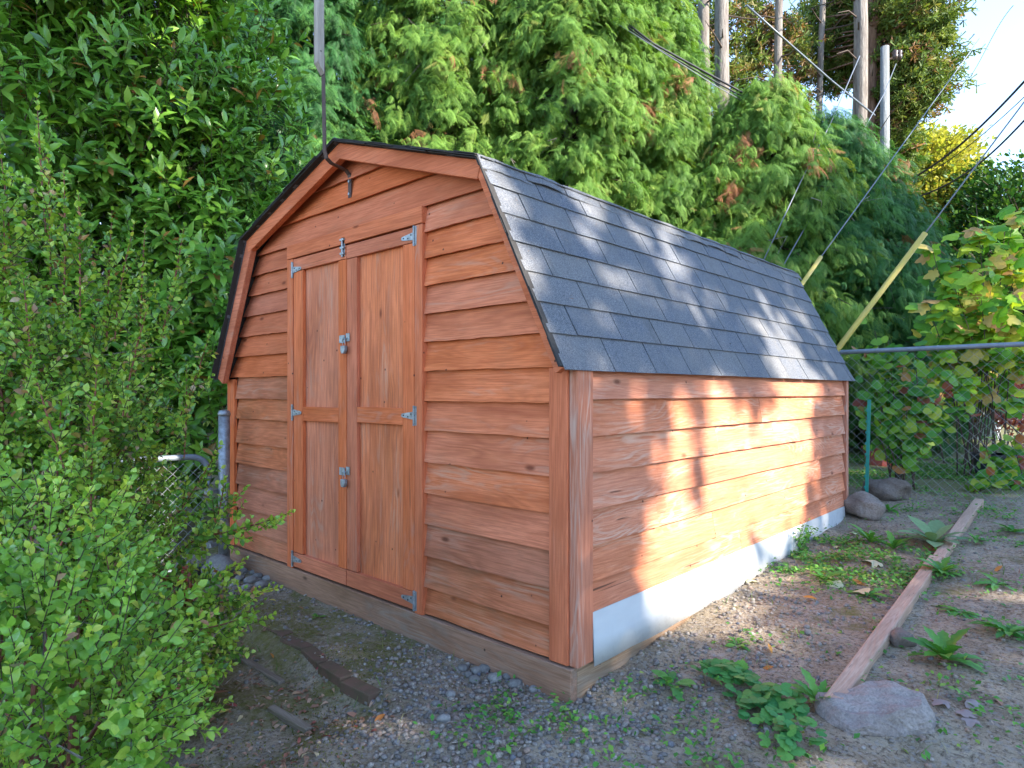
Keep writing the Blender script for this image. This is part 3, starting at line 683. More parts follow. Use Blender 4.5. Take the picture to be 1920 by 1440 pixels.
# green stake at the shed's rear corner
p = thing('garden_stake', 'green painted steel stake leaning at the rear corner of the shed', 'stake', (.10, 3.80, .25))
m = MB(); m.obox((.105, 3.80, .70), (.013, 0, 0), (0, .002, 0), (.012, 0, .47)); m.obox((.105, 3.808, .70), (.002, 0, 0), (0, .009, 0), (.012, 0, .47)); build(m, 'stake_bar', M['green_paint'], p)
m = MB()
for z in np.arange(.35, 1.12, .09): m.box(.085+.026*(z-.7), .10+.026*(z-.7), 3.79, 3.796, z, z+.02)
build(m, 'stud', M['green_paint'], p)
# gate post and open gate on the left
gp = thing('gate_post', 'round galvanised gate post with a cap beside the shed corner', 'post', (-2.87, -.17, 0))
build(MB().tube([(-2.87, -.17, -.05), (-2.87, -.17, 1.085)], .037, 16), 'post_tube', M['galv'], gp, True)
build(MB().tube([(-2.87, -.17, 1.07), (-2.87, -.17, 1.086), (-2.87, -.17, 1.104), (-2.87, -.17, 1.112)], [.040, .041, .033, .012], 16), 'post_cap', M['galv'], gp, True)
gd = np.array([-.10, -.78, 0]); gd = gd/np.linalg.norm(gd); A = np.array([-2.905, -.26, 0]); W = .98
gt = thing('chain_link_gate', 'open chain link gate in a bent tube frame, half hidden by the bush', 'gate', A)
rr = .11; P = [A+[0, 0, .04]]+[A+[0, 0, z] for z in (.3, .6, .76-rr)]
P += [A+gd*(rr-rr*math.cos(t))+np.array([0, 0, .80-rr+rr*math.sin(t)]) for t in np.linspace(.15, 1.57, 7)]
P += [A+gd*(W-rr)+[0, 0, .80]]+[A+gd*(W-rr+rr*math.sin(t))+np.array([0, 0, .80-rr+rr*math.cos(t)]) for t in np.linspace(.1, 1.57, 6)]+[A+gd*W+[0, 0, .04]]
build(MB().tube(P, .020, 10), 'frame', M['rail'], gt, True)
build(MB().tube([A+[0, 0, .06], A+gd*W+[0, 0, .06]], .018, 10), 'frame', M['rail'], gt, True)
mb = MB(); mesh_panel(mb, A+gd*.03, gd, W-.06, .07, .76, .062, .0016); build(mb, 'wire_mesh', M['wire'], gt)
m = MB()
for z in (.2, .56):
    m.tube([A+[0, 0, z-.02], A+[0, 0, z+.02]], .027, 12); m.obox(A+[.02, .045, z], (.006, .004, 0), (-.02, .05, 0), (0, 0, .013))
build(m, 'gate_hinge', M['galv'], gt)

def cable(name, label, P, r, mat, sag=0.0, n=14, group=None):
    P = [np.array(q, float) for q in P]; pts = []
    if len(P) == 2:
        for t in np.linspace(0, 1, n): pts.append(P[0]*(1-t)+P[1]*t-np.array([0, 0, 4*sag*t*(1-t)]))
    else: pts = P
    o = build(MB().tube(pts, r, 6), name, mat, None, True, origin=P[0]); return tag(o, label, 'wire', group)
def guy(g0, g1, wire_end, name_label, wire_label, D0, D1, D2, r=.026):
    a, b, c = at(*g0, D0), at(*g1, D1), at(*wire_end, D2)
    d = b-a; a2 = a-d/np.linalg.norm(d)*((a[2]-.3)/max(.1, d[2]/np.linalg.norm(d)))
    o = build(MB().tube([a2, a, b], r, 12), 'guy_guard', M['yellow'], None, True, origin=a2); tag(o, name_label, 'guy guard')
    cable('guy_wire', wire_label, [b-(b-a)/np.linalg.norm(b-a)*.03, c], .0065, M['grey_wire'])
guy((1565, 662), (1735, 437), (1925, 185), 'long yellow plastic guy wire guard rising behind the rail to the right', 'grey guy wire leaving the long yellow guard', 5.9, 5.7, 5.45, .024)
guy((1500, 538), (1539, 482), (1837, 72), 'short yellow guard just behind the rear corner of the shed roof', 'grey guy wire leaving the short yellow guard', 7.1, 7.3, 8.8, .023)
cable('guy_wire', 'guy wire meeting the shed roof furthest to the left', [at(1428, 496, 8), at(1500, 343, 8.5), at(1557, 232, 9.2), at(1612, 105, 10)], .008, M['grey_wire'])
cable('guy_wire', 'guy wire meeting the shed roof just left of the short yellow guard', [at(1463, 508, 8), at(1563, 333, 9), at(1600, 277, 9.4), at(1657, 177, 10.5), at(1680, 120, 11.5)], .008, M['grey_wire'])
cable('overhead_cable', 'upper of the dark cables crossing the cedar tops at upper middle', [at(1170, 40, 9), at(1225, 82, 9.1), at(1340, 145, 9.3), at(1450, 205, 9.5), at(1522, 250, 9.7)], .015, M['black_wire'])
cable('overhead_cable', 'lower of the dark cables crossing the cedar tops at upper middle', [at(1175, 50, 9), at(1228, 88, 9.05), at(1340, 153, 9.3), at(1450, 211, 9.5), at(1522, 254, 9.7)], .010, M['black_wire'])
cable('overhead_cable', 'thin pale cable below the dark pair among the cedars', [at(1150, 40, 9), at(1222, 85, 9), at(1340, 160, 9.2), at(1450, 222, 9.5)], .006, M['grey_wire'])
cable('overhead_cable', 'bright twisted cable running down to the brown trunk', [at(1400, 10, 9), at(1478, 80, 9.5), at(1560, 152, 10.2), at(1640, 216, 11.2)], .015, M['grey_wire'])
def droop(label, pts, r): cable('overhead_cable', label, pts, r, M['black_wire'])
def spl(ctrl, D0, D1, n=18):
    c = np.array(ctrl, float); t = np.linspace(0, 1, len(c)); T = np.linspace(0, 1, n)
    k = np.polyfit(t, c[:, 0], min(3, len(c)-1)); j = np.polyfit(t, c[:, 1], min(3, len(c)-1))
    return [at(np.polyval(k, q), np.polyval(j, q), D0+(D1-D0)*q) for q in T]
droop('thickest dark cable crossing the blue sky at the right edge', spl([(2000, 65), (1920, 152), (1850, 228), (1780, 287), (1710, 335)], 9, 14), .020)
droop('thin dark cable crossing the sky just under the thickest one', spl([(2000, 105), (1920, 182), (1850, 246), (1780, 300), (1715, 338)], 9, 14), .008)
droop('dark cable sagging over the far dark green tree on the right', spl([(2000, 140), (1920, 228), (1850, 293), (1780, 345), (1690, 378)], 9, 14), .017)
droop('thin cable high across the blue sky near the upper right corner', spl([(1900, 10), (1855, 80), (1815, 150), (1760, 190)], 12, 16), .006)

# utility pole
pb = at(1659, 600, 12.6)
u = thing('utility_pole', 'pale weathered utility pole with brown insulators beside the brown trunk', 'utility pole', (pb[0], pb[1], .4))
top = at(1659, 88, 12.6); build(MB().tube([(pb[0], pb[1], .2), (pb[0], pb[1], 5), (top[0], top[1], top[2])], [.105, .088, .075], 14), 'pole_shaft', M['pole'], u, True)
m = MB(); m.tube([top+[0, 0, -.25], top+[0, 0, -.2]+RGT*.26], .018, 6); build(m, 'bracket', M['iron'], u)
for k in (.20, .28):
    q = top+RGT*k-[0, 0, .2]; build(MB().tube([q+[0, 0, -.05], q+[0, 0, .03], q+[0, 0, .05], q+[0, 0, .1], q+[0, 0, .14]], [.03, .06, .04, .06, .03], 10), 'insulator', M['insul'], u, True)
m = MB()
for z in np.arange(.6, 5.6, .31): m.tube([(pb[0]-.0, pb[1]-.0, z), (pb[0]+.2*RGT[0]*(-1 if int(z*3) % 2 else 1)-FWD[0]*.1, pb[1]+.2*RGT[1]*(-1 if int(z*3) % 2 else 1)-FWD[1]*.1, z)], .009, 5)
build(m, 'step_bolt', M['iron'], u)

# ================================================================== trees and shrubs
def trunk_pts(base, top, wob=.08, n=9):
    b, t = np.array(base, float), np.array(top, float); a = rng.uniform(0, 6, 2)
    return [b+(t-b)*k/(n-1)+np.array([math.sin(a[0]+k*.9)*wob, math.sin(a[1]+k*.7)*wob, 0])*min(1, k/2) for k in range(n)]
FR = [frond(1.0, 11, .25, 1, .036), frond(1.0, 10, .4, 2, .042), frond(1.0, 12, .15, 3, .034)]
FRL = [frond(1.0, 6, .4, 4, .11), frond(1.0, 5, .5, 5, .12)]
def spray_group(name, tpls, mat):
    g = bpy.data.node_groups.new(name, 'GeometryNodeTree'); g.interface.new_socket('Geometry', in_out='INPUT', socket_type='NodeSocketGeometry'); g.interface.new_socket('Geometry', in_out='OUTPUT', socket_type='NodeSocketGeometry')
    N = g.nodes.new; L = g.links.new; gi = N('NodeGroupInput'); go = N('NodeGroupOutput'); jn = N('GeometryNodeJoinGeometry')
    def attr(nm, ty): a = N('GeometryNodeInputNamedAttribute'); a.data_type = ty; a.inputs[0].default_value = nm; return [o for o in a.outputs if o.enabled][0]
    for k, (tv, tf) in enumerate(tpls):
        me = bpy.data.meshes.new('spray'); me.from_pydata(tv.tolist(), [], [tuple(f) for f in tf]); me.materials.append(mat); ob = bpy.data.objects.new('spray', me)
        oi = N('GeometryNodeObjectInfo'); oi.inputs['Object'].default_value = ob; oi.inputs['As Instance'].default_value = True
        cm = N('FunctionNodeCompare'); cm.data_type = 'INT'; cm.operation = 'EQUAL'; L(attr('pick', 'INT'), cm.inputs[2]); cm.inputs[3].default_value = k
        ip = N('GeometryNodeInstanceOnPoints'); L(gi.outputs[0], ip.inputs['Points']); L(cm.outputs[0], ip.inputs['Selection']); L(oi.outputs['Geometry'], ip.inputs['Instance'])
        L(attr('rot', 'FLOAT_VECTOR'), ip.inputs['Rotation']); L(attr('size', 'FLOAT'), ip.inputs['Scale']); L(ip.outputs[0], jn.inputs[0])
    L(jn.outputs[0], go.inputs[0]); return g
def sprays(name, P, Mx, sc, tone, pick, group, mat, parent):
    P = P-wloc(parent); n = len(P); me = bpy.data.meshes.new(name); me.vertices.add(n); me.vertices.foreach_set('co', P.astype(np.float32).ravel())
    sy = np.hypot(Mx[:, 0, 0], Mx[:, 1, 0]); eul = np.stack([np.arctan2(Mx[:, 2, 1], Mx[:, 2, 2]), np.arctan2(-Mx[:, 2, 0], sy), np.arctan2(Mx[:, 1, 0], Mx[:, 0, 0])], 1)
    for nm, ty, key, v in (('rot', 'FLOAT_VECTOR', 'vector', eul), ('size', 'FLOAT', 'value', sc), ('tone', 'FLOAT', 'value', tone), ('pick', 'INT', 'value', pick)):
        a = me.attributes.new(nm, ty, 'POINT'); a.data.foreach_set(key, np.ascontiguousarray(v, dtype=np.int32 if ty == 'INT' else np.float32).ravel())
    me.update(); o = link_mesh(me, name, parent, mat); md = o.modifiers.new('sprays', 'NODES'); md.node_group = group; return o
GROUPS = {}
def cedar(name, label, X, D, h, rad, nl, mat, zlo=.5, trunk=None, tr=.13, fr=FR, size=(.14, .27), per=(44, 64), back=.35, group=None, low=.3, lean=0):
    base = cw(X, D, .4); base[2] = .35
    t = thing(name, label, 'tree', base, group)
    tp = trunk_pts(base, base+[lean, 0, h], .06); build(MB().tube(tp, np.linspace(tr, .02 if h < 9 else tr*.5, len(tp)), 10), 'trunk', trunk or M['bark_grey'], t, True)
    P = []; A = []; N = []; T = []; S_ = []; limbs = MB()
    tc = unit(CAM-base)*[1, 1, 0]
    for i in range(nl):
        z = zlo+(h-zlo)*rng.uniform(0, 1)**.85; az = rng.uniform(0, 2*math.pi); d = np.array([math.cos(az), math.sin(az), 0])
        if d@tc < -.25 and rng.uniform() > back: d = d-2*(d@tc)*tc
        L = rad*(1-max(0, (z-low*h))/(h*(1-low)+.4))**.7*rng.uniform(.72, 1.15)
        if L < .25: L = .25
        c0 = base+np.array([lean*z/h, 0, z]); droop = rng.uniform(.12, .32)*L
        def lp(s): return c0+d*L*s+np.array([0, 0, .25*L*s-(droop+.35*L)*s*s+.1*L*s**3])
        if rng.uniform() < .5: limbs.tube([lp(s) for s in (0, .3, .6, .92)], [.022, .016, .010, .004], 4, False)
        k = rng.integers(*per); tone0 = rng.uniform()
        s = rng.uniform(.35, 1.0, k)**.7; pts = np.array([lp(q) for q in s])+rng.normal(0, .095, (k, 3))
        sd = np.array([-d[1], d[0], 0]); sw = rng.choice([-1, 1], k)*rng.uniform(.15, 1.1, k)
        ax = d[None]*rng.uniform(.3, 1, (k, 1))+sd[None]*sw[:, None]+np.array([0, 0, 1])*rng.uniform(-1.7, -.1, (k, 1))
        P.append(pts); A.append(ax); N.append(np.array([0, 0, 1])+d[None]*rng.uniform(-.2, .9, (k, 1))+rng.normal(0, .28, (k, 3)))
        T.append(np.clip(tone0*.6+rng.uniform(0, .4, k), 0, 1) if rng.uniform() > .035 else rng.uniform(.95, 1, k)); S_.append(rng.uniform(*size, k))
    P, A, N, T, S_ = map(np.concatenate, (P, A, N, T, S_))
    key = (id(fr), mat.name)
    if key not in GROUPS: GROUPS[key] = spray_group('cedar_sprays', fr, mat)
    kind(sprays('crown', P, frames(A, N), S_, T, rng.integers(0, len(fr), len(P)), GROUPS[key], mat, t), 'stuff')
    tb = MB()
    for i in rng.integers(0, len(P), 60):
        q = P[i]; tb.tube([q, q+rng.normal(0, .12, 3)-[0, 0, .1], q+rng.normal(0, .2, 3)-[0, 0, rng.uniform(.2, .5)]], [.006, .004, .002], 3, False)
    kind(build(tb, 'dead_twigs', M['bark_grey'], t), 'stuff')
    if limbs.n: kind(build(limbs, 'branches', M['twig'], t), 'stuff')
    return t
# front row, from left to right
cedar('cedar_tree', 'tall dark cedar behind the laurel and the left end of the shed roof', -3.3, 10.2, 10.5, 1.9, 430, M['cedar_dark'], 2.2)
cedar('cedar_tree', 'tall cedar standing behind the shed roof peak, second from the left', -1.0, 10.4, 10.8, 1.9, 480, M['cedar'], 2.2)
cedar('cedar_tree', 'tall bright green cedar behind the near end of the shingled slope', .9, 10.0, 10.2, 1.8, 480, M['cedar'], 2.0)
cedar('cedar_tree', 'tall bright green cedar below the first pair of crossing cables', 2.2, 10.3, 7.4, 1.7, 480, M['cedar'], 1.4)
cedar('cedar_tree', 'medium cedar in front of the two grey trunks', 3.7, 9.6, 5.3, 1.6, 330, M['cedar'], .9, low=.5)
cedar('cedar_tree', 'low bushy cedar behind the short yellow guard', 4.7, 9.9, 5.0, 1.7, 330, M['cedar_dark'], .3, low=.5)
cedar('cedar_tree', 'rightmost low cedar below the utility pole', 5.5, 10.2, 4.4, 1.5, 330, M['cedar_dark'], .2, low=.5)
# second row, seen through the gaps
for i, (X, D, h) in enumerate(((-5.0, 12.8, 12), (-2.2, 13.2, 11.5), (.2, 13, 11), (1.6, 13.3, 10), (4.4, 12.6, 5.2))):
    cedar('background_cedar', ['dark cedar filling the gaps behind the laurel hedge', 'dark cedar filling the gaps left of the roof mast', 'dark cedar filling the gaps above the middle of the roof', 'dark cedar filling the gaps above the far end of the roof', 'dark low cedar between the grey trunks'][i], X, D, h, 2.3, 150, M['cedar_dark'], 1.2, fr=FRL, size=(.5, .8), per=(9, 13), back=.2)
# tall bare trunks
def bare(label, px, D, w, mat, ztop=15, lean=0, ytop=None):
    b = at(px, 600, D); b[2] = .35; t = thing('tall_conifer', label, 'tree', b)
    tp = trunk_pts(b, b+[0, 0, ztop]+RGT*lean, .05, 12); r = w/1220.6*D/2
    build(MB().tube(tp, np.linspace(r*1.25, r*.72, 12), 14), 'trunk', mat, t, True)
    br = MB()
    for k in range(16):
        z = rng.uniform(4.6, 10.5); az = rng.uniform(0, 6.3); d = np.array([math.cos(az), math.sin(az), 0]); L = rng.uniform(.3, 1.3)
        c = b+[0, 0, z]+RGT*lean*z/ztop; br.tube([c, c+d*L*.5+[0, 0, rng.uniform(-.15, .2)*L], c+d*L+[0, 0, rng.uniform(-.3, .35)*L]], [.022, .014, .005], 5, False)
    kind(build(br, 'branches', M['twig'], t), 'stuff')
    return t, b
tL, bL = bare('leftmost of the tall grey trunks above the cedars', 1322, 13.5, 22, M['bark_grey'])
bare('thickest tall grey trunk above the cedars, second from the left', 1355, 13, 27, M['bark_grey'])
tS, bS = bare('slim grey trunk between the thick grey trunk and the twisted cable', 1461, 13.5, 15, M['bark_grey'])
bare('thinnest pale trunk, just left of the stout grey brown one', 1541, 14.5, 11, M['bark_grey'])
bare('stout grey brown trunk crossed by the bright twisted cable', 1592, 13.2, 25, M['bark_grey'], lean=.35)
t6, b6 = bare('red brown trunk beside the pale utility pole', 1634, 14.2, 24, M['bark_brown'])
# crowns of the tall ones: tufts on wandering limbs
def tuft_tpl():
    V = []; F = []; r = np.random.default_rng(5)
    for i in range(9):
        d = unit(r.normal(size=3)+[0, .9, 0]); s = unit(np.cross(d, r.normal(size=3))); k = len(V)
        L = r.uniform(.6, 1); V += [s*.05, -s*.05, d*L-s*.10, d*L+s*.10]; F.append((k, k+1, k+2, k+3))
    return np.array(V), np.array(F)
TUFT = tuft_tpl()
def limb_crown(t, origin_fn, blobs, mat, tpl, per, size, limbmat, name='crown', lt=.03):
    P = []; A = []; N = []; T = []; lb = MB()
    for c, r, n in blobs:
        c = np.array(c); r = np.array(r)
        for _ in range(n):
            d = rdir(1)[0]; e = c+d*r*rng.uniform(.35, 1)**.6; o = origin_fn(e); k = per
            mid = (o+e)/2+rng.normal(0, .12, 3)
            if rng.uniform() < .45: lb.tube([o, mid, e], [lt, lt*.6, lt*.2], 5, False)
            q = rng.uniform(0, 1, (k, 1))**.5; pts = mid+(e-mid)*q+rng.normal(0, .16, (k, 3))*np.array([1, 1, .6]); ax = unit(pts-mid+rng.normal(0, .3, (k, 3)))
            P.append(pts); A.append(ax); N.append(np.array([0, 0, 1.])+rng.normal(0, .6, (k, 3))); T.append(np.clip(rng.uniform(0, .6)+rng.uniform(0, .4, k), 0, 1))
    P, A, N, T = map(np.concatenate, (P, A, N, T))
    V, F, tt = spread(tpl[0], tpl[1], P, frames(A, N), rng.uniform(*size, len(P)), T)
    kind(np_mesh(name, V, F, mat, t, False, tt), 'stuff'); kind(build(lb, 'limbs', limbmat, t), 'stuff')
def to_trunk(bx):
    def f(e): return np.array([bx[0], bx[1], e[2]-.25*np.linalg.norm((e-bx)[:2])])
    return f
limb_crown(t6, to_trunk(b6), [(at(1650, 60, 15.6), (1.6, 1.2, 1.4), 150), (at(1735, 110, 14), (.75, .8, .75), 80), (at(1720, 180, 14), (.75, .8, .4), 60), (at(1560, 70, 15.8), (1.3, 1, 1.5), 90), (at(1690, 330, 15.5), (.5, .6, .6), 30), (at(1720, 0, 14), (1.2, 1, 1), 90), (at(1690, 250, 14.3), (.35, .6, .6), 25)], M['pine'], TUFT, 16, (.10, .19), M['bark_brown'])
for tt_, bb_, bl_ in ((tL, bL, [(bL*[1, 1, 0]+[0, 0, 7.6]+FWD*1.2+RGT*.6, (1.5, 1, 3.2), 150)]), (tS, bS, [(bS*[1, 1, 0]+[0, 0, 7.6]+FWD*1.6+RGT*.3, (1.4, 1, 3.2), 150)])):
    limb_crown(tt_, to_trunk(bb_+FWD*.4), bl_, M['pine'], TUFT, 16, (.10, .19), M['bark_brown'], lt=.018)
def leafy_tree(name, label, X, D, h, r, blobs, mat, n, per, size, cat='tree', trunkmat=None, tr=.1, tpl=TINY):
    b = cw(X, D, .35); b[2] = .35; t = thing(name, label, cat, b)
    tp = trunk_pts(b, b+[0, 0, h], .1); build(MB().tube(tp, np.linspace(tr, .02, len(tp)), 8), 'trunk', trunkmat or M['twig'], t, True)
    limb_crown(t, lambda e: np.array([b[0], b[1], max(.5, e[2]-.7*np.linalg.norm((e-b)[:2]))]), [(c, rr, int(n*k)) for c, rr, k in blobs], mat, tpl, per, size, M['twig'])
    return t
leafy_tree('autumn_tree', 'sunlit yellow leaved tree between the cedars and the dark tree', 11.2, 17.5, 7.5, 1, [(at(1775, 310, 17.0), (.85, 1.2, 1.0), .6), (at(1725, 345, 17), (1.0, 1.2, 1.3), .6), (at(1740, 470, 17), (1.3, 1.2, 1.5), .4), (at(1700, 270, 17), (.8, 1, .7), .2), (at(1760, 400, 17), (1.3, 1.2, 1.2), .3)], M['yellowleaf'], 330, 26, (.10, .17))
leafy_tree('broadleaf_tree', 'large dark green tree behind the lobed leaf shrub at the right edge', 12.5, 15.5, 5.5, 1, [(at(1860, 395, 15.5), (1.3, 1.5, 1.35), .5), (at(1920, 460, 15), (1.9, 1.5, 1.75), .6), (at(1800, 500, 15), (1.2, 1.3, 1.2), .4), (at(1900, 600, 15), (2.6, 1.5, 1.3), .5), (at(1760, 580, 15), (1.5, 1.5, 1.3), .3)], M['farleaf'], 420, 30, (.10, .16), tr=.16)
BIGL = leaf_tpl(1, .75, .2, .1, prof=(.35, .8))
# distant wood that closes the view
def far_wood():
    P = []; 
    for X0, X1, D, z1, n in ((-26, -7.5, 18, 15, 14000), (-8, 5.5, 19, 9.5, 12000), (9, 34, 25, 5.4, 9000)):
        X = rng.uniform(X0, X1, n); z = rng.uniform(0, 1, n)**.8*(z1+.8*np.sin(X*1.3)+.6*np.sin(X*3.1)); d = D+rng.normal(0, 1.0, n)
        P.append(CAM*[1, 1, 0]+FWD*d[:, None]+RGT*X[:, None]+np.array([0, 0, 1.])*(z[:, None]+.3))
    m_ = 13000; an = rng.uniform(-1.2, 1.25, m_); rd = 34+rng.normal(0, 1.6, m_); P.append(np.stack([rd*np.cos(an), rd*np.sin(an), .3+rng.uniform(0, 1, m_)**.8*(6+1.2*np.sin(an*9)+.8*np.sin(an*23))], 1))
    m_ = 9000; an = rng.uniform(2.3, 3.6, m_); rd = 17+rng.normal(0, 1.2, m_); P.append(np.stack([rd*np.cos(an), rd*np.sin(an), .3+rng.uniform(0, 1, m_)*4], 1))
    P = np.concatenate(P); n = len(P)
    V, F, T = spread(BIGL[0], BIGL[1], P, frames(rdir(n), rdir(n)), rng.uniform(.3, .65, n), rng.uniform(0, 1, n)); o = np_mesh('distant_wood', V, F, M['farleaf'], None, False, T)
    o['kind'] = 'stuff'; o['label'] = 'dark distant trees closing the view behind the garden'
far_wood()

# trees standing off to the right, unseen; crown leaves placed to shape the garden's shade
def shade_trees():
    st = math.tan(SUN_EL)*math.hypot(*SUN_AZ)
    def dens(p, q):  # leaf density along the sun's path, thinned where light patches should land
        d = np.ones_like(p)
        d *= 1-sm(.42, .46, p)*sm(2.3, 2.1, p)*sm(1.25, 1.1, q)*sm(-.25, -.1, q)*(.985+.015*np.sin(p*9+q*5))
        d *= 1-sm(1.85, 1.95, p)*sm(2.95, 2.75, p)*sm(2.1, 1.85, q)*sm(.05, .25, q)
        d *= 1-.9*sm(.12, .18, p)*sm(.48, .38, p)*sm(.5, .35, q)*sm(-.25, -.1, q)
        d *= 1-sm(.18, .08, p)*sm(-.5, -.4, p)*sm(1.35, 1.6, q)*sm(2.95, 2.75, q)
        d *= 1-sm(.40, .48, p)*sm(1.0, .78, p)*sm(1.7, 2.0, q)*sm(2.95, 2.75, q)
        d *= 1-.9*sm(1.0, 1.1, p)*sm(1.8, 1.5, p)*sm(1.4, 1.7, q)*sm(2.95, 2.75, q)
        d *= 1-.7*sm(2.9, 3.0, p)*sm(3.6, 3.4, p)*sm(1.5, 1.7, q)*sm(2.8, 2.6, q)
        d *= 1-.75*sm(5.0, 5.4, p)*sm(8, 7, p)*sm(.3, .8, q)*sm(4, 3, q)
        d *= np.where(q > 4.2, np.clip(.5-(q-4.2)*.45, 0, 1)*(np.sin(p*2.1+q)*np.sin(q*1.9-p) > -.1), 1)
        d = np.maximum(d, .85*sm(3.6, 3.0, p)*sm(4.0, 4.4, q)*sm(7.6, 6.6, q)*(np.sin(p*3+q*2)*np.sin(q*2.7-p) > -.45))
        return d
    centres = ((12.8, -2.6), (13.6, 5.4), (13.0, 9.6)); n = 35000
    p = rng.uniform(-5.5, 9.5, n); q = rng.uniform(-1.7, 7.6, n); x = rng.uniform(11, 15, n)
    y = p+SUN_AZ[1]*x; z = q+st*x
    ok = (rng.uniform(0, 1, n) < dens(p, q)) & (z > .9)
    P = np.stack([x, y, z], 1)[ok]; own = np.argmin([np.abs(P[:, 1]-c[1]) for c in centres], 0)
    lab = ('broad tree outside the frame behind the camera that shades the front of the garden', 'broad tree outside the frame to the right with gaps shaped to let light patches through', 'broad tree outside the frame to the right beyond the fence')
    for k, c in enumerate(centres):
        t = thing('shade_tree', lab[k], 'tree', (c[0], c[1], .1)); Q = P[own == k]; m = len(Q)
        tp = trunk_pts((c[0], c[1], 0), (c[0], c[1], 14.5), .15); build(MB().tube(tp, np.linspace(.24, .04, len(tp)), 10), 'trunk', M['bark_brown'], t, True)
        V, F, T = spread(BIGL[0], BIGL[1], Q, frames(rdir(m), rdir(m)), rng.uniform(.20, .36, m), rng.uniform(0, .9, m)); kind(np_mesh('crown', V, F, M['farleaf'], t, False, T), 'stuff')
        lb = MB()
        for i in rng.integers(0, m, 22):
            e = Q[i]; o = np.array([c[0], c[1], max(.8, e[2]-1.2)]); lb.tube([o, (o+e)/2+rng.normal(0, .1, 3), e], [.035, .02, .006], 5, False)
        kind(build(lb, 'limbs', M['bark_brown'], t), 'stuff')
shade_trees()

# ---- cherry laurel behind the honeysuckle
def shoots_to_leaves(o, d, L, k, up=.35, pair=False, spreadang=.9, r0=0.0):
    """leaves along one shoot; returns points, axes, normals"""
    d = d/np.linalg.norm(d); a = np.cross(d, [0.1, .2, 1]); a /= np.linalg.norm(a); c = np.cross(d, a)
    i = np.arange(k); s = r0+(1-r0)*(i//2 if pair else i)/max(1, (k-1)//2 if pair else k-1)
    ph = (i % 2)*math.pi+(i//2 % 2)*(math.pi/2) if pair else i*2.4+rng.uniform(0, 6)
    ph = ph+rng.normal(0, .2, k)
    rad = a[None]*np.cos(ph)[:, None]+c[None]*np.sin(ph)[:, None]
    ang = spreadang*(1-.55*s[:, None])
    ax = d[None]*np.cos(ang)+rad*np.sin(ang)+np.array([0, 0, up*.3])
    nn = d[None]*np.sin(ang)-rad*np.cos(ang)+np.array([0, 0, up])
    pts = o[None]+d[None]*L*s[:, None]+np.array([0, 0, 1])*(.12*L*s[:, None]**2)
    return pts, ax, nn, s
def laurel(label, blobs, n, base, name='cherry_laurel'):
    t = thing(name, label, 'shrub', base); P = []; A = []; N = []; T = []; SC = []; tw = MB(); main = MB(); base = np.array(base, float)
    wts = np.array([np.prod(b[1])**.67 for b in blobs]); wts /= wts.sum()
    for bi in range(len(blobs)):
        c = np.array(blobs[bi][0]); r = np.array(blobs[bi][1])
        for j in range(5):
            e = c+rdir(1)[0]*r*.7; main.tube([base+rng.normal(0, .15, 3)*[1, 1, 0], base*[.6, .6, 0]+e*[.4, .4, .45], e], [.035, .025, .008], 6, False)
        m = int(n*wts[bi]); tc = unit((CAM-c)*[1, 1, .2])
        for _ in range(m):
            d = rdir(1)[0]
            if d@tc < -.1: d = d-2*(d@tc)*tc
            rr = rng.uniform(.55, 1.0)**.5; o = c+d*r*rr
            if o[2] < .25: continue
            sdir = unit(d*.75+np.array([0, 0, .75])+tc*.25+rng.normal(0, .3, 3)); L = rng.uniform(.16, .34); k = int(rng.integers(8, 14))
            p, a, nn, s = shoots_to_leaves(o, sdir, L, k, .5, False, 1.25)
            P.append(p); A.append(a); N.append(nn); T.append(np.clip(rng.uniform(0, .5)+rng.uniform(0, .5, k), 0, 1)); SC.append(rng.uniform(.115, .18, k)*(1-.2*s))
            tw.tube([o-sdir*.12, o+sdir*L*.98+[0, 0, .10*L]], [.0045, .002], 3, False)
    P, A, N, T, SC = map(np.concatenate, (P, A, N, T, SC)); A = A+rng.normal(0, .12, A.shape); A[:, 2] -= .22
    ok = (P[:, 0] < -3.2) | (P[:, 1] < -.25) | (P[:, 2] > 2.9)
    leafage(t, LAUREL[0], LAUREL[1], P[ok], frames(A[ok], N[ok]), SC[ok], M['laurel'], T[ok], 300, smooth=True)
    kind(build(tw, 'twigs', M['twig'], t), 'stuff'); build(main, 'stems', M['bark_grey'], t, True)
def cb(X, D, z): return cw(X, D, z)
laurel('large glossy cherry laurel filling the upper left, close against the shed', [
    (cb(-4.4, 5.6, 1.3), (1.2, 1.0, 1.5)), (cb(-4.3, 5.3, 3.3), (1.3, 1.0, 1.2)), (cb(-3.2, 5.6, 3.6), (.95, .8, 1.2)), (cb(-2.75, 5.7, 2.5), (.75, .6, 1.2)),
    (cb(-2.75, 5.6, 1.0), (.62, .5, 1.1)), (cb(-3.5, 5.7, 2.0), (.9, .8, 1.4)), (cb(-2.5, 5.9, 3.3), (.62, .6, .75)), (cb(-3.5, 5.6, .7), (.9, .7, .9)), (cb(-3.6, 5.3, 4.7), (1.3, .9, .8)), (cb(-2.75, 6.0, 4.3), (.5, .6, .6)), (cb(-5.3, 6.2, 4.4), (1.7, 1.0, 1.7)), (cb(-4.3, 6.3, 5.0), (1.6, 1.0, 1.2))], 3600, cb(-3.5, 6.0, .0))

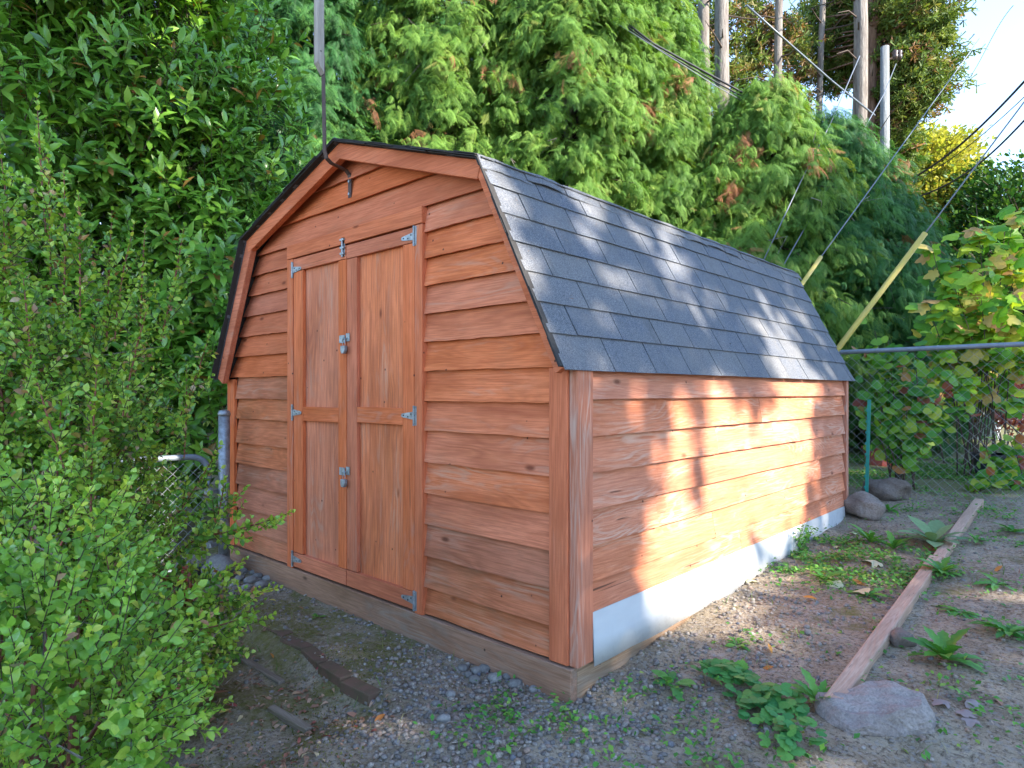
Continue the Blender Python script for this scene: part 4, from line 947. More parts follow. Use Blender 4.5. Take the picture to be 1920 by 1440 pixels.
# ---- honeysuckle bush in the left foreground: long red shoots with paired small leaves
def honeysuckle(label, base, blobs, n, leaders, side, seed_tone=0, reds=()):
    base = np.array(base, float); t = thing('box_honeysuckle', label, 'bush', base)
    P = []; A = []; N = []; T = []; SC = []; tw = MB(); st = MB(); st2 = MB(); TP = []
    def shoot(o, d, L, dens=.0175, size=.026, red=False, bend=None):
        k = max(6, int(L/dens)*2)
        p, a, nn, s = shoots_to_leaves(o, d, L, k, .45, True, 1.15)
        if bend is not None: p = p+np.array(bend)[None]*(s[:, None]**2)
        P.append(p); A.append(a); N.append(nn); tip = s > (.66 if red else .78)
        T.append(np.clip(rng.uniform(0, .5)+rng.uniform(0, .46, k), 0, 1)); TP.append(tip & (rng.uniform() < (.95 if red else .5))); SC.append(size*(.75+.35*np.sin(3.14*np.clip(s*.9+.08, 0, 1)))*rng.uniform(.8, 1.2, k))
        b = np.array(bend if bend is not None else (0, 0, 0)); (st if red else tw).tube([o+d*L*q+np.array([0, 0, .12*L*q*q])+b*q*q for q in (0, .33, .66, 1)], [.0032 if red else .0016]*3+[.0008], 4 if red else 3, False)
        return p[-1]
    vol = np.array([np.prod(b[1])**.67 for b in blobs]); vol /= vol.sum()
    for bi, (c, r) in enumerate(blobs):
        c = np.array(c); r = np.array(r); tc = unit((CAM-c)*[1, 1, .4])
        for _ in range(int(n*vol[bi])):
            d = rdir(1)[0]
            if d@tc < -.2: d = d-2*(d@tc)*tc
            o = c+d*r*rng.uniform(.45, 1.0)**.5
            if o[2] < float(gz(o[0], o[1]))+.02: continue
            sd = unit(d*.8+np.array([0, 0, .55])+rng.normal(0, .45, 3)); shoot(o, sd, rng.uniform(.07, .2), size=rng.choice([.020, .026, .031])*rng.uniform(.9, 1.15))
        for j in range(16):
            o_ = c+rdir(1)[0]*r*rng.uniform(.3, .9); st2.tube([o_, o_+rng.normal(0, .07, 3), o_+rng.normal(0, .13, 3)], [.003, .002, .001], 4, False)
        for j in range(9):
            e = c+rdir(1)[0]*r*.75; st.tube([base+rng.normal(0, .08, 3)*[1, 1, 0], (base+e)/2+rng.normal(0, .07, 3), e], [.009, .006, .003], 5, False)
    for o, e, sz in leaders:
        o, e = np.array(o), np.array(e); L = np.linalg.norm(e-o); d = (e-o)/L
        shoot(o, d, L, .018, sz*1.3, True, rng.normal(0, .02, 3))
        for q in np.linspace(.05, .82, max(2, int(L/.032))):          # side twigs
            a = unit(np.cross(d, rdir(1)[0])+d*.7); shoot(o+d*L*q, a, rng.uniform(.05, .15)*(1.35-q), .016, sz*1.3)
    P, A, N, T, SC, TP = map(np.concatenate, (P, A, N, T, SC, TP)); A = A+rng.normal(0, .2, A.shape); N = N+rng.normal(0, .35, N.shape)+unit(CAM-P)*.55
    D = (P-CAM)@FWD; ok = np.linalg.norm(P-CAM, axis=1) > .75; Mx = frames(A, N)
    rd = np.zeros(len(P), bool)
    for c, r in reds: rd |= np.linalg.norm(P-np.array(c), axis=1) < r
    rd &= rng.uniform(0, 1, len(P)) < .75
    tip = TP & ok & ~rd; bd = ~TP & ok & ~rd; rd &= ok
    leafage(t, SMALL[0], SMALL[1], P[bd], Mx[bd], SC[bd], M['lonicera'], T[bd], 220, smooth=True)
    if tip.sum() > 5: leafage(t, SMALL[0], SMALL[1], P[tip], Mx[tip], SC[tip], M['lon_tip'], T[tip], 80, 'tip_foliage', smooth=True)
    if rd.sum() > 5: leafage(t, SMALL[0], SMALL[1], P[rd], Mx[rd], SC[rd], M['lon_red'], T[rd], 0, 'red_foliage', smooth=True)
    kind(build(tw, 'twigs', M['twig'], t), 'stuff'); build(st, 'stems', M['stem_red'], t, True); kind(build(st2, 'bare_twigs', M['bark_grey'], t), 'stuff')
def ld(px0, py0, px1, py1, D, sz=.021, D1=None): return (at(px0, py0, D), at(px1, py1, D1 or D), sz)
honeysuckle('tall upright honeysuckle bush with red shoots at the left edge', cw(-2.05, 2.75, .0), [
    (cw(-2.25, 2.75, .95), (.55, .45, .62)), (cw(-1.95, 2.7, .55), (.52, .42, .5)), (cw(-2.35, 2.5, 1.45), (.42, .4, .32)), (cw(-1.85, 2.75, .85), (.26, .3, .42)), (cw(-2.1, 2.6, .2), (.6, .5, .3)), (cw(-2.0, 2.5, 1.2), (.3, .3, .3)), (cw(-2.15, 2.45, 1.75), (.3, .25, .22)), (cw(-1.75, 2.7, 1.15), (.22, .25, .3))], 2300, [
    ld(88, 460, 66, 222, 2.5), ld(95, 520, 92, 300, 2.45), ld(120, 560, 128, 330, 2.4), ld(150, 600, 152, 385, 2.4), ld(20, 480, 12, 305, 2.5), ld(200, 640, 205, 425, 2.6), ld(215, 640, 222, 450, 2.6),
    ld(262, 640, 266, 440, 2.7), ld(300, 640, 352, 455, 2.75), ld(60, 700, 45, 520, 2.3), ld(120, 880, 66, 715, 2.1, .022), ld(170, 960, 172, 700, 2.2, .022), ld(105, 950, 112, 745, 2.15, .022), ld(230, 780, 255, 600, 2.5), ld(345, 860, 358, 705, 2.8), ld(330, 800, 400, 640, 2.9), ld(0, 640, 30, 400, 2.4)], 0)
honeysuckle('spreading honeysuckle bush with branches reaching to the shed wall', cw(-1.55, 2.6, .0), [
    (cw(-1.88, 2.8, .36), (.28, .34, .34)), (cw(-1.50, 2.85, .20), (.26, .28, .2)), (cw(-1.75, 2.3, .3), (.38, .38, .32)), (cw(-2.15, 3.05, .55), (.22, .26, .26)), (cw(-1.66, 2.95, .24), (.14, .18, .14)), (cw(-1.42, 2.5, .08), (.24, .24, .14))], 950, [
    ld(300, 1010, 415, 860, 2.9, .022), ld(330, 1040, 470, 940, 2.95, .023), ld(360, 1010, 540, 985, 2.9, .024), ld(400, 1000, 428, 905, 2.95, .022), ld(330, 1150, 500, 1108, 2.75, .022), ld(320, 1120, 462, 1065, 2.8, .022), ld(300, 1190, 470, 1180, 2.6, .022),
    ld(280, 1180, 420, 1270, 2.5, .022), ld(250, 1250, 395, 1300, 2.4, .023), ld(180, 1000, 140, 860, 2.3, .022)], 0, reds=[(at(330, 1100, 2.75), .10), (at(290, 1285, 2.3), .08)])
honeysuckle('nearest honeysuckle branches at the bottom left corner', cw(-1.25, 1.65, .0), [
    (cw(-1.25, 1.75, .42), (.36, .3, .3)), (cw(-1.22, 1.85, .14), (.22, .28, .18)), (cw(-1.45, 1.9, .7), (.3, .3, .25))], 430, [
    ld(250, 1340, 300, 1200, 1.9, .024), ld(150, 1150, 290, 1085, 1.9, .026), ld(230, 1180, 195, 1060, 1.85, .026), ld(60, 1200, 20, 1040, 1.7, .026), ld(180, 1420, 300, 1350, 1.75, .026), ld(60, 1330, 180, 1230, 1.7, .026), ld(100, 1420, 60, 1240, 1.65, .026)], 0)

# ---- shrubs behind the fence
def big_leaf_shrub(name, label, base, stems, tpl, mat, leaves_per, size, spreadr, single=300, sides=3, stemr=.008, hang=.35):
    base = np.array(base, float); t = thing(name, label, 'shrub', base); sb = MB(); P = []; A = []; N = []; T = []
    tc = unit((CAM-base)*[1, 1, 0])
    for o, e in stems:
        o, e = np.array(o, float), np.array(e, float); mid = (o+e)/2+rng.normal(0, .06, 3)
        sb.tube([o, mid, e], [stemr, stemr*.75, stemr*.35], 6, False)
        for q in range(sides):
            s = rng.uniform(.4, .95); b0 = o+(e-o)*s; b1 = b0+unit(rng.normal(0, 1, 3)*[1, 1, .3]+[0, 0, .8])*rng.uniform(.15, spreadr)
            sb.tube([b0, b1], [stemr*.4, stemr*.15], 4, False)
            for k in range(leaves_per//(sides+1)):
                P.append(b0+(b1-b0)*rng.uniform(.2, 1)+rng.normal(0, .035, 3))
        for k in range(leaves_per//2): P.append(o+(e-o)*rng.uniform(.35, 1)**.6+rng.normal(0, .06, 3))
    P = np.array(P); n = len(P); A = rdir(n)*[1, 1, .35]+tc*.5+np.array([0, 0, -hang]); N = np.array([0, 0, .7])+tc*1.15+rng.normal(0, .45, (n, 3))
    zz = (P[:, 2]-P[:, 2].min())/(np.ptp(P[:, 2])+1e-6); T = np.clip(rng.uniform(0, 1, n)*.98, 0, .99)
    leafage(t, tpl[0], tpl[1], P, frames(A, N), rng.uniform(*size, n), mat, T, single, smooth=False)
    build(sb, 'stems', M['twig'], t, True); return t
mb0 = at(1830, 900, 6.9); mb0[2] = .33
ms = []
for px, py, D in ((1745, 455, 6.9), (1735, 560, 6.7), (1800, 470, 6.9), (1830, 380, 6.8), (1850, 430, 7), (1885, 420, 7), (1905, 400, 7.1), (1925, 450, 6.8), (1790, 540, 6.6), (1860, 520, 6.5), (1900, 540, 6.5), (1940, 560, 6.6), (1840, 560, 6.4), (1770, 500, 7.1), (1960, 480, 7), (1815, 430, 6.9)):
    e = at(px, py, D); ms.append((mb0+np.append(rng.normal(0, .16, 2), 0), e))
big_leaf_shrub('lobed_leaf_shrub', 'tall shrub with big lobed yellow green leaves above the fence rail', mb0, ms, poly_leaf(MAPLE, .25), M['maple'], 36, (.11, .19), .34)
m2 = []
for px, py, D in ((1720, 600, 7.6), (1760, 640, 7.6), (1800, 620, 7.7), (1850, 610, 7.4), (1890, 600, 7.6), (1920, 630, 7.5), (1880, 680, 7.6), (1830, 670, 7.8)):
    e = at(px, py, D); m2.append((at(px+rng.uniform(-60, 60), 850, D)*[1, 1, 0]+[0, 0, .4], e))
big_leaf_shrub('yellow_shrub', 'bright yellow green shrub just behind the rail at the right', m2[3][0], m2, poly_leaf(ROUND, .15), M['maple'], 46, (.09, .15), .45, 200)
hb = at(1685, 900, 6.15); hb[2] = .31; hs = []
for px, py, D in ((1640, 620, 6.2), (1665, 640, 6.1), (1690, 650, 6.1), (1715, 660, 6.0), (1750, 690, 6.1), (1790, 700, 6.2), (1630, 700, 6.1), (1650, 760, 6.0), (1700, 760, 5.95), (1740, 760, 6.0), (1680, 700, 6.1), (1800, 760, 6.2), (1720, 820, 6.0), (1640, 790, 6.0)):
    hs.append((hb+np.append(rng.normal(0, .07, 2), 0), at(px, py, D)))
big_leaf_shrub('hazel_shrub', 'round leaved green shrub climbing through the fence behind the boulders', hb, hs, poly_leaf(ROUND, .12), M['hazel'], 34, (.07, .125), .26)
r0 = at(1885, 820, 9.5); r0[2] = .4
rs = [(r0+np.append(rng.normal(0, .3, 2), 0), at(1885+rng.uniform(-55, 70), 720+rng.uniform(-40, 60), 9.5)) for _ in range(16)]
big_leaf_shrub('red_shrub', 'pinkish red shrub beyond the fence at the right edge', r0, rs, LAUREL, M['redshrub'], 60, (.07, .12), .35, 0)
low = []
for px, py, D in ((1860, 860, 6.3), (1900, 830, 6.2), (1840, 905, 6.0), (1890, 900, 6.1), (1925, 890, 6.1)):
    low.append((at(px, 925, D)*[1, 1, 0]+[0, 0, .33], at(px, py, D)))
big_leaf_shrub('low_bramble', 'low bramble with rounded leaves against the fence at the right', low[1][0], low, poly_leaf(ROUND, .12), M['hazel'], 26, (.06, .10), .3, 60)

# ---- things in the far garden
def pot(name, label, c, r, h, mat, n=16, sq=False):
    c = np.array(c, float); t = thing(name, label, 'pot', c); k = 4 if sq else n
    b = MB().tube([c, c+[0, 0, h*.9], c+[0, 0, h*.9], c+[0, 0, h], c+[0, 0, h], c+[0, 0, h*.5]], [r*.75, r*.97, r*1.06, r*1.06, r*.93, r*.8], k); build(b, 'pot_body', mat, t)
    s = MB().tube([c+[0, 0, h*.82], c+[0, 0, h*.86]], [r*.88, r*.86], k); build(s, 'soil', M['ground'], t)
def gp_(px, py):
    return gpt(px, py)
pot('plant_pot', 'red plastic pot behind the fence near the shed corner', gp_(1650, 868)+[0, 0, 0], .19, .22, M['red_plastic'])
pot('plant_tub', 'black plastic tub on the lawn behind the fence', gp_(1862, 893), .19, .26, M['black_plastic'])
pot('plant_pot', 'red brown pot beside the black tub at the right edge', gp_(1915, 880), .16, .18, M['red_plastic'])
for px, py, lb in ((1806, 818, 'left of two white storage bins in the far garden'), (1838, 822, 'right of two white storage bins in the far garden')):
    c = gp_(px, py); t = thing('storage_bin', lb, 'bin', c)
    build(MB().box(c[0]-.26, c[0]+.26, c[1]-.2, c[1]+.2, c[2]-.02, c[2]+.34), 'bin_body', M['white_plastic'], t, bevel=.02)
    build(MB().box(c[0]-.28, c[0]+.28, c[1]-.22, c[1]+.22, c[2]+.342, c[2]+.39), 'lid', M['white_plastic'], t, bevel=.012)
# neighbour's pale building glimpsed behind the shrubs
hc = at(1850, 760, 17.5); hc[2] = .4
h = thing('neighbour_shed', 'pale blue grey building glimpsed between leaves beyond the fence', 'building', hc)
m = MB(); m.obox(hc+[0, 0, 1.0], RGT*2.2, FWD*1.2, (0, 0, 1.0)); build(m, 'wall', M['housewall'], h)
m = MB(); q = hc+[0, 0, 2.0]
V = [q-RGT*2.4-FWD*1.4, q+RGT*2.4-FWD*1.4, q+RGT*2.4+FWD*1.4, q-RGT*2.4+FWD*1.4, q-RGT*2.4+[0, 0, .8], q+RGT*2.4+[0, 0, .8]]
m.add(V, [(0, 1, 5, 4), (3, 4, 5, 2), (0, 4, 3), (1, 2, 5), (0, 3, 2, 1)]); build(m, 'roof', M['shingle'], h)
m = MB(); m.obox(hc+[0, 0, 1.1]-FWD*1.22-RGT*.9, RGT*.35, FWD*.02, (0, 0, .4)); w = build(m, 'window', M['white_plastic'], h)
m = MB(); m.obox(hc+[0, 0, 1.1]-FWD*1.245-RGT*.9, RGT*.30, FWD*.005, (0, 0, .34)); build(m, 'pane', M['black_plastic'], w)

# ================================================================== ground things
def rock_mesh(sub, r, seed, jag=.25, flat=1.0, planes=6):
    bm = bmesh.new(); bmesh.ops.create_icosphere(bm, subdivisions=sub, radius=1.0); g = np.random.default_rng(seed)
    pn = [(Vector(g.normal(size=3)).normalized(), g.uniform(.62, .9)) for _ in range(planes)]
    ph = g.uniform(0, 6, 9)
    for v in bm.verts:
        c = v.co.copy()
        for n, d in pn:
            k = c.dot(n)
            if k > d: c -= n*(k-d)*.85
        w = 1+jag*.35*(math.sin(c.x*3+ph[0])*math.sin(c.y*3.4+ph[1])+.5*math.sin(c.z*5+ph[2]+c.x*4)+.22*math.sin(c.x*11+ph[3])*math.sin(c.y*12+ph[4]+c.z*9)+.10*math.sin(c.x*27+ph[5])*math.sin(c.z*24+ph[6]))
        v.co = Vector((c.x*w*r[0], c.y*w*r[1], c.z*w*r[2]*flat))
    me = bpy.data.meshes.new('rock'); bm.to_mesh(me); bm.free(); return me
def rock(name, label, c, r, mat, sub=3, seed=1, jag=.3, rz=0, cat='rock', group=None, planes=6, smooth=True):
    me = rock_mesh(sub, r, seed, jag, planes=planes); o = link_mesh(me, name, None, mat, smooth); o.location = c; o.rotation_euler = (0, 0, rz); return tag(o, label, cat, group)
p = gpt(1620, 972); rock('boulder', 'nearer rounded brown boulder at the rear corner of the shed', p+[-.02, .06, .075], (.155, .13, .115), M['boulder'], 4, 3, .35)
p = gpt(1658, 935); rock('boulder', 'farther brown boulder by the fence at the foot of the round leaved shrub', p+[0, .05, .07], (.19, .15, .12), M['boulder'], 4, 11, .35)
# the big flat rock: faceted slab with a scooped near side
def big_rock():
    me = rock_mesh(5, (.225, .15, .135), 27, .30, planes=16)
    g = np.random.default_rng(4); ph = g.uniform(0, 6, 4)
    for v in me.vertices:
        c = v.co; 
        st = math.floor((c.z*1.0+c.x*.35+.02*math.sin(c.x*30))/.022)*.0035; c.x += st*.6; c.y += st*1.6; c.z = min(c.z, .072+.05*c.x+.012*math.sin(c.x*14)+.006*math.sin(c.y*40))
        c.z += .006*math.sin(c.x*60+c.y*40+ph[0])*math.sin(c.y*70+ph[1])
    o = link_mesh(me, 'rock', None, M['slab'], False); o.location = cw(1.325, 2.36, .055); o.rotation_euler = (.1, -.05, YAW+.05)
    tag(o, 'large flat grey rock at the near end of the wooden edging timber', 'rock')
big_rock()
rock('concrete_block', 'rough grey lump of concrete at the foot of the gate post', (-2.78, -.24, .055), (.13, .10, .09), M['cobble'], 3, 33, .3, planes=9)
rock('stone', 'small stone left of the gate post foot', (-2.98, -.36, .02), (.09, .07, .06), M['cobble'], 2, 36, .3)
rock('dirt_clod', 'brown lump of dirt against the right side of the edging timber', gpt(1680, 1205)+[.02, 0, .02], (.055, .045, .045), M['boulder'], 3, 41, .5)
# timber edging
def beam():
    t = thing('edging_timber', 'long weathered wooden timber edging the bed beside the shed', 'timber', (.83, .42, 0))
    P0 = np.array(gpt(1560, 1345)); P1 = np.array(gpt(1832, 948)); segs = ((0, .53), (.535, 1.0))
    for a, b in segs:
        V = []; F = []; n = 12; off = 0 if a == 0 else .012
        for i in range(n+1):
            s = a+(b-a)*i/n; c = P0+(P1-P0)*s; zt = c[2]+.062+.004*math.sin(s*9)-(.0 if a == 0 else .006)
            x = c[0]+.004*math.sin(s*7)+off
            for dx, z in ((-.032, zt-.09), (-.032, zt+.003), (.032, zt), (.032, zt-.09)): V.append((x+dx, c[1], z))
        for i in range(n):
            for j in range(4): F.append((i*4+j, i*4+(j+1) % 4, i*4+4+(j+1) % 4, i*4+4+j))
        F += [(3, 2, 1, 0), tuple(n*4+k for k in range(4))]
        build(MB().add(V, F), 'timber', M['timber'], t, bevel=.006)
beam()
# brick edging
be = thing('brick_edging', 'crooked row of dark mossy bricks set in the ground before the shed door', 'edging', (-1.3, -.46, -.05))
bx = [(-.74, -.515, .05), (-.95, -.505, -.06), (-1.17, -.475, -.16), (-1.385, -.455, .03), (-1.60, -.445, .05), (-1.81, -.425, -.08)]
for i, (x, y, a) in enumerate(bx):
    c, s = math.cos(a), math.sin(a); m = MB(); m.obox((x, y, -.036+rng.uniform(-.006, .005)), (.1*c, .1*s, 0), (-.034*s, .034*c, 0), (0, .002, .036)); o = build(m, 'brick', M['brick'], be, bevel=.005)
    m = MB()
    for k in (-.06, -.02, .02, .06): m.obox((x+k*c, y+k*s, .0085), (.011*c, .011*s, 0), (-.02*s, .02*c, 0), (0, 0, .0035))
for lb, (a, b) in (('old grey wooden edging board sunk in the moss left of the bricks', ((440, 1228), (528, 1283))), ('old grey wooden edging board end at the bottom edge of the picture', ((508, 1330), (580, 1372)))):
    A_, B_ = gpt(*a), gpt(*b); d = B_-A_; L = np.linalg.norm(d); d /= L; c = (A_+B_)/2; n = np.array([-d[1], d[0], 0])
    o = build(MB().obox(c+[0, 0, -.012], d*L/2, n*.017, (0, 0, .028)), 'edging_board', M['oldplank'], None, bevel=.004, origin=c); tag(o, lb, 'board')
# river stones along the skid and by the gate
stones = [(868, 1256, .024), (878, 1268, .02), (893, 1262, .026), (890, 1278, .026), (908, 1258, .028), (928, 1276, .03), (951, 1272, .022), (965, 1286, .03), (1000, 1295, .02), (940, 1262, .018), (845, 1305, .022), (818, 1322, .018), (832, 1352, .024), (450, 1088, .035), (470, 1092, .04), (490, 1100, .038), (462, 1104, .03), (440, 1098, .03), (482, 1084, .032), (428, 1140, .028), (500, 1088, .03), (437, 1112, .026), (455, 1073, .03), (474, 1076, .026)]
wh = ['beside the foot of the shed skid', 'beneath the near end of the skid']
for i, (px, py, r) in enumerate(stones):
    c = gpt(px, py); lab = ('smooth grey river stone in the row beside the near end of the shed skid' if i < 13 else 'smooth brown river stone in the heap by the gate post')
    rock('river_stone', lab, c+[0, 0, r*.35], (r*rng.uniform(.95, 1.25), r, r*.72), M['cobble'], 2, 50+i, .12, rng.uniform(0, 6), 'stone', 'river stones beside the near end of the skid' if i < 13 else 'river stones heaped by the gate post', planes=1)
for px, py, r, lb in ((1514, 1200-12, .017, 'dark blue pebble on bare soil, upper of the two larger ones'), (1512, 1178, .015, 'dark blue pebble just above another on the bare soil')):
    rock('pebble', lb, gpt(px, py)+[0, 0, r*.4], (r*1.1, r, r*.8), M['cobble'], 2, int(px), .1, 1, 'stone', planes=1)

# gravel, litter, ground cover: masses
ICO = None
def ico():
    bm = bmesh.new(); bmesh.ops.create_icosphere(bm, subdivisions=1, radius=1.0); bm.verts.ensure_lookup_table()
    V = np.array([v.co[:] for v in bm.verts]); F = np.array([[v.index for v in f.verts] for f in bm.faces]); bm.free(); return V, F
IV, IF = ico()
def on_ground(n, x0, x1, y0, y1, dens, seed=0):
    x = rng.uniform(x0, x1, n); y = rng.uniform(y0, y1, n); k = dens(x, y); ok = rng.uniform(0, 1, n) < k
    ins = (x < 0) & (x > XW) & (y > -.04) & (y < YL); ok &= ~ins; x, y = x[ok], y[ok]
    return np.stack([x, y, gz(x, y)], 1)
def nz(x, y, f, ph): return .5+.25*(np.sin(x*f+ph+1.7*np.sin(y*f*.8+ph))+np.sin(y*f*1.1-ph+1.9*np.sin(x*f*.7)))
def gd_(x, y):
    front = sm(-.62, -.3, y)*sm(.02, -.1, y)*sm(-3.2, -2.7, x)*sm(.5, .1, x)*(.75+.0*x)
    tri = .8*sm(-.8, -.3, x)*sm(-1.05, -.5, y)*sm(.7, .2, x)*sm(.45, .1, y)
    side = sm(-.2, 0, y)*sm(3.2, 1.0, y)*sm(.85, .35, x)*.34*(nz(x, y, 5, 1) > .35)
    return np.clip(np.maximum(np.maximum(front*(.10+.75*sm(-1.2, -.3, x)), tri), side)+.02, 0, 1)
P = on_ground(110000, -3.2, 2.6, -2.2, 4.4, gd_); n = len(P); r = rng.gamma(3.2, .0021, n)+.0028; r = np.minimum(r, .0135)
P[:, 2] += r*.2
V, F, T = spread(IV, IF, P, frames(rdir(n)*[1, 1, .2], rdir(n)*.35+[0, 0, 1]), np.stack([r, r*rng.uniform(.8, 1.4, n), r*rng.uniform(.5, .85, n)], 1), rng.uniform(0, 1, n))
o = kind(np_mesh('gravel', V, F, M['gravel'], None, True, T), 'stuff'); o['label'] = 'grey gravel along the foot of the shed'
P = on_ground(110000, -3.2, 3.4, -2.3, 5.0, lambda x, y: .25+.6*(nz(x, y, 4, 2) > .5)); n = len(P); P[:, 2] += .003
V, F, T = spread(TINY[0], TINY[1], P, frames(rdir(n)*[1, 1, .3], rdir(n)*.45+[0, 0, 1]), np.stack([rng.uniform(.004, .012, n), rng.uniform(.010, .034, n), np.full(n, .008)], 1)*rng.uniform(.8, 1.25, (n, 1)), rng.uniform(0, 1, n))
o = kind(np_mesh('dry_litter', V, F, M['litter'], None, False, T), 'stuff'); o['label'] = 'dry chips and needles scattered over the soil'
def cov(x, y):
    k = .0*x
    for px, py, rad, am in ((1590, 1050, .55, 2.2), (1545, 1035, .3, 2.2), (1640, 1062, .45, 1.8), (1600, 1085, .3, 1.2), (1450, 1095, .1, .6), (1850, 960, .35, .5), (1700, 950, .25, .4), (1230, 1330, .25, .4), (1080, 1340, .2, .5), (950, 1345, .25, .45), (1000, 1380, .4, .35), (1300, 1400, .4, .3), (1780, 1300, .3, .25), (1890, 1330, .3, .3), (1870, 1010, .3, .35), (1900, 1180, .15, .3), (1800, 1145, .12, .8), (1625, 1180, .07, .8), (1400, 1200, .08, .4), (860, 1130+90, .08, .2)):
        c = gpt(px, py); k = np.maximum(k, am*np.exp(-((x-c[0])**2+(y-c[1])**2)/(rad*rad*.5))*(nz(x, y, 14, 3) > .38))
    return k+.03*(nz(x, y, 6, 5) > .66)*(x > .2)+.5*sm(4.5, 5.2, y)*(nz(x, y, 3, 1) > .4)
P = on_ground(330000, -1.4, 4.5, -1.9, 7.5, cov); n = len(P); P[:, 2] += rng.uniform(.006, .04, n)
V, F, T = spread(TINY[0], TINY[1], P, frames(rdir(n)*[1, 1, .4], rdir(n)*.6+[0, 0, 1]), rng.uniform(.016, .034, n), rng.uniform(0, 1, n))
o = kind(np_mesh('ground_cover', V, F, M['cover'], None, False, T), 'stuff'); o['label'] = 'low green weeds spread over the soil beside the shed'
P = on_ground(60000, -3.0, 5, -2, 12, lambda x, y: .03+.35*sm(4.6, 5.6, y)+.1*(nz(x, y, 3, 2) > .66)); n = len(P)
BL = (np.array([(-.03, 0, 0), (.03, 0, 0), (.02, .6, .06), (-.02, .6, .06), (0, 1, .2), (0, 1, .2)]), np.array([(0, 1, 2, 3), (3, 2, 4, 5)]))
up = rdir(n)*.5+[0, 0, 1]; V, F, T = spread(BL[0], BL[1], P, frames(up, rdir(n)), rng.uniform(.02, .07, n), rng.uniform(0, 1, n))
o = kind(np_mesh('grass', V, F, M['grass'], None, False, T), 'stuff'); o['label'] = 'thin grass in the far garden and between weeds'
# moss tufts on the left
P = on_ground(16000, -2.6, -.2, -2.0, -.05, lambda x, y: .9*(nz(x, y, 5, 4) > .5)*sm(-.1, -.3, y)); n = len(P)
V, F, T = spread(BL[0], BL[1]*1, P, frames(rdir(n)*.8+[0, 0, 1], rdir(n)), rng.uniform(.006, .014, n)*1.0, rng.uniform(.3, 1, n))
M['moss'] = m_leaf('moss', [(0, (.08, .085, .022)), (.5, (.15, .145, .04)), (1, (.26, .23, .08))], .9, .2, .1)
V2, F2, T2 = spread(TINY[0], TINY[1], P, frames(rdir(n)*.8+[0, 0, .6], rdir(n)), rng.uniform(.006, .013, n), rng.uniform(0, 1, n))
o = kind(np_mesh('moss', V2, F2, M['moss'], None, False, T2), 'stuff'); o['label'] = 'olive moss on the ground left of the shed door'

P = on_ground(9000, -2.6, -.3, -2.2, -.3, lambda x, y: .35*sm(-.35, -.7, y)*(.4+.6*(nz(x, y, 7, 2) > .45))); n = len(P); P[:, 2] += .006
LL = leaf_tpl(1, .45, .5, .5, prof=(.1, 1, .7, 0)); V, F, T = spread(LL[0], LL[1], P, frames(rdir(n)*[1, 1, .25], rdir(n)*.5+[0, 0, 1]), rng.uniform(.016, .04, n), rng.uniform(0, 1, n))
M['leaflitter'] = m_leaf('dead_leaf', [(0, (.22, .11, .07)), (.4, (.34, .19, .12)), (.7, (.46, .30, .20)), (.85, (.30, .08, .06)), (1, (.50, .40, .22))], .6, .15, .25)
o = kind(np_mesh('leaf_litter', V, F, M['leaflitter'], None, False, T), 'stuff'); o['label'] = 'small dead leaves on the soil under the left bush'
# needles and dust caught on the roof
n = 420; t_ = rng.uniform(0, 1, n)**.5; yy = rng.uniform(-.1, 3.6, n); P = np.stack([EAVE[0]+(BRK[0]-EAVE[0])*t_, yy, EAVE[1]+(BRK[1]-EAVE[1])*t_], 1)+np.array([.894, 0, .447])*.0135
V, F, T = spread(TINY[0], TINY[1], P, frames(rdir(n)*[.5, 1, .5], np.array([.894, 0, .447])+rdir(n)*.15), np.stack([rng.uniform(.003, .006, n), rng.uniform(.008, .03, n), np.full(n, .004)], 1), rng.uniform(0, 1, n))
kind(np_mesh('roof_needles', V, F, M['litter'], shed, False, T), 'stuff')
# weeds: rosettes whose leaves are parts
DAND = leaf_tpl(1, .34, .3, .45, prof=(.25, .35, .75, .5, 1, .62, 1.05, .7, .85, .3, 0))
MULL = leaf_tpl(1, .42, .15, .35, prof=(.15, .4, .8, 1, .95, .6, 0))
def rosette(label, px, py, n, L, tilt, tpl, mat, name='dandelion', cat='weed', up=0.0):
    c = gpt(px, py); t = thing(name, label, cat, c)
    az = np.arange(n)*2.4+rng.uniform(0, 6); ti = rng.uniform(*tilt, n); A = np.stack([np.cos(az)*np.cos(ti), np.sin(az)*np.cos(ti), np.sin(ti)], 1)
    N = np.stack([-np.cos(az)*np.sin(ti), -np.sin(az)*np.sin(ti), np.cos(ti)], 1)+rng.normal(0, .15, (n, 3))
    leafage(t, tpl[0], tpl[1], c[None]+A*.01+[0, 0, .004], frames(A, N), rng.uniform(L*.65, L*1.1, n), mat, rng.uniform(0, 1, n), 300, smooth=True)
    return t
rosette('dandelion clump just left of the near end of the timber', 1535, 1325, 11, .12, (.5, 1.25), DAND, M['weed'])
rosette('bright dandelion clump standing alone on the soil at lower right', 1772, 1240, 18, .15, (.35, 1.2), DAND, M['weed'])
rosette('sprawling weed rosette at the right edge above the lone dandelion', 1890, 1190, 15, .13, (.1, .7), DAND, M['weed'])
rosette('leafy weed growing over the middle of the timber', 1765, 1078, 18, .13, (.2, 1.1), DAND, M['weed'])
rosette('dark dandelion left of the woolly leaved plant', 1675, 1032, 12, .13, (.6, 1.3), DAND, M['weed'])
rosette('tall dandelion beside the ground cover near the shed', 1633, 1020, 12, .15, (.4, 1.2), DAND, M['weed'])
rosette('small dandelion with cream fallen leaves around it', 1545, 1090, 10, .11, (.3, 1.0), DAND, M['weed'])
rosette('flat dandelion behind the large curled cream leaf', 1630, 1118, 9, .12, (.1, .7), DAND, M['weed'])
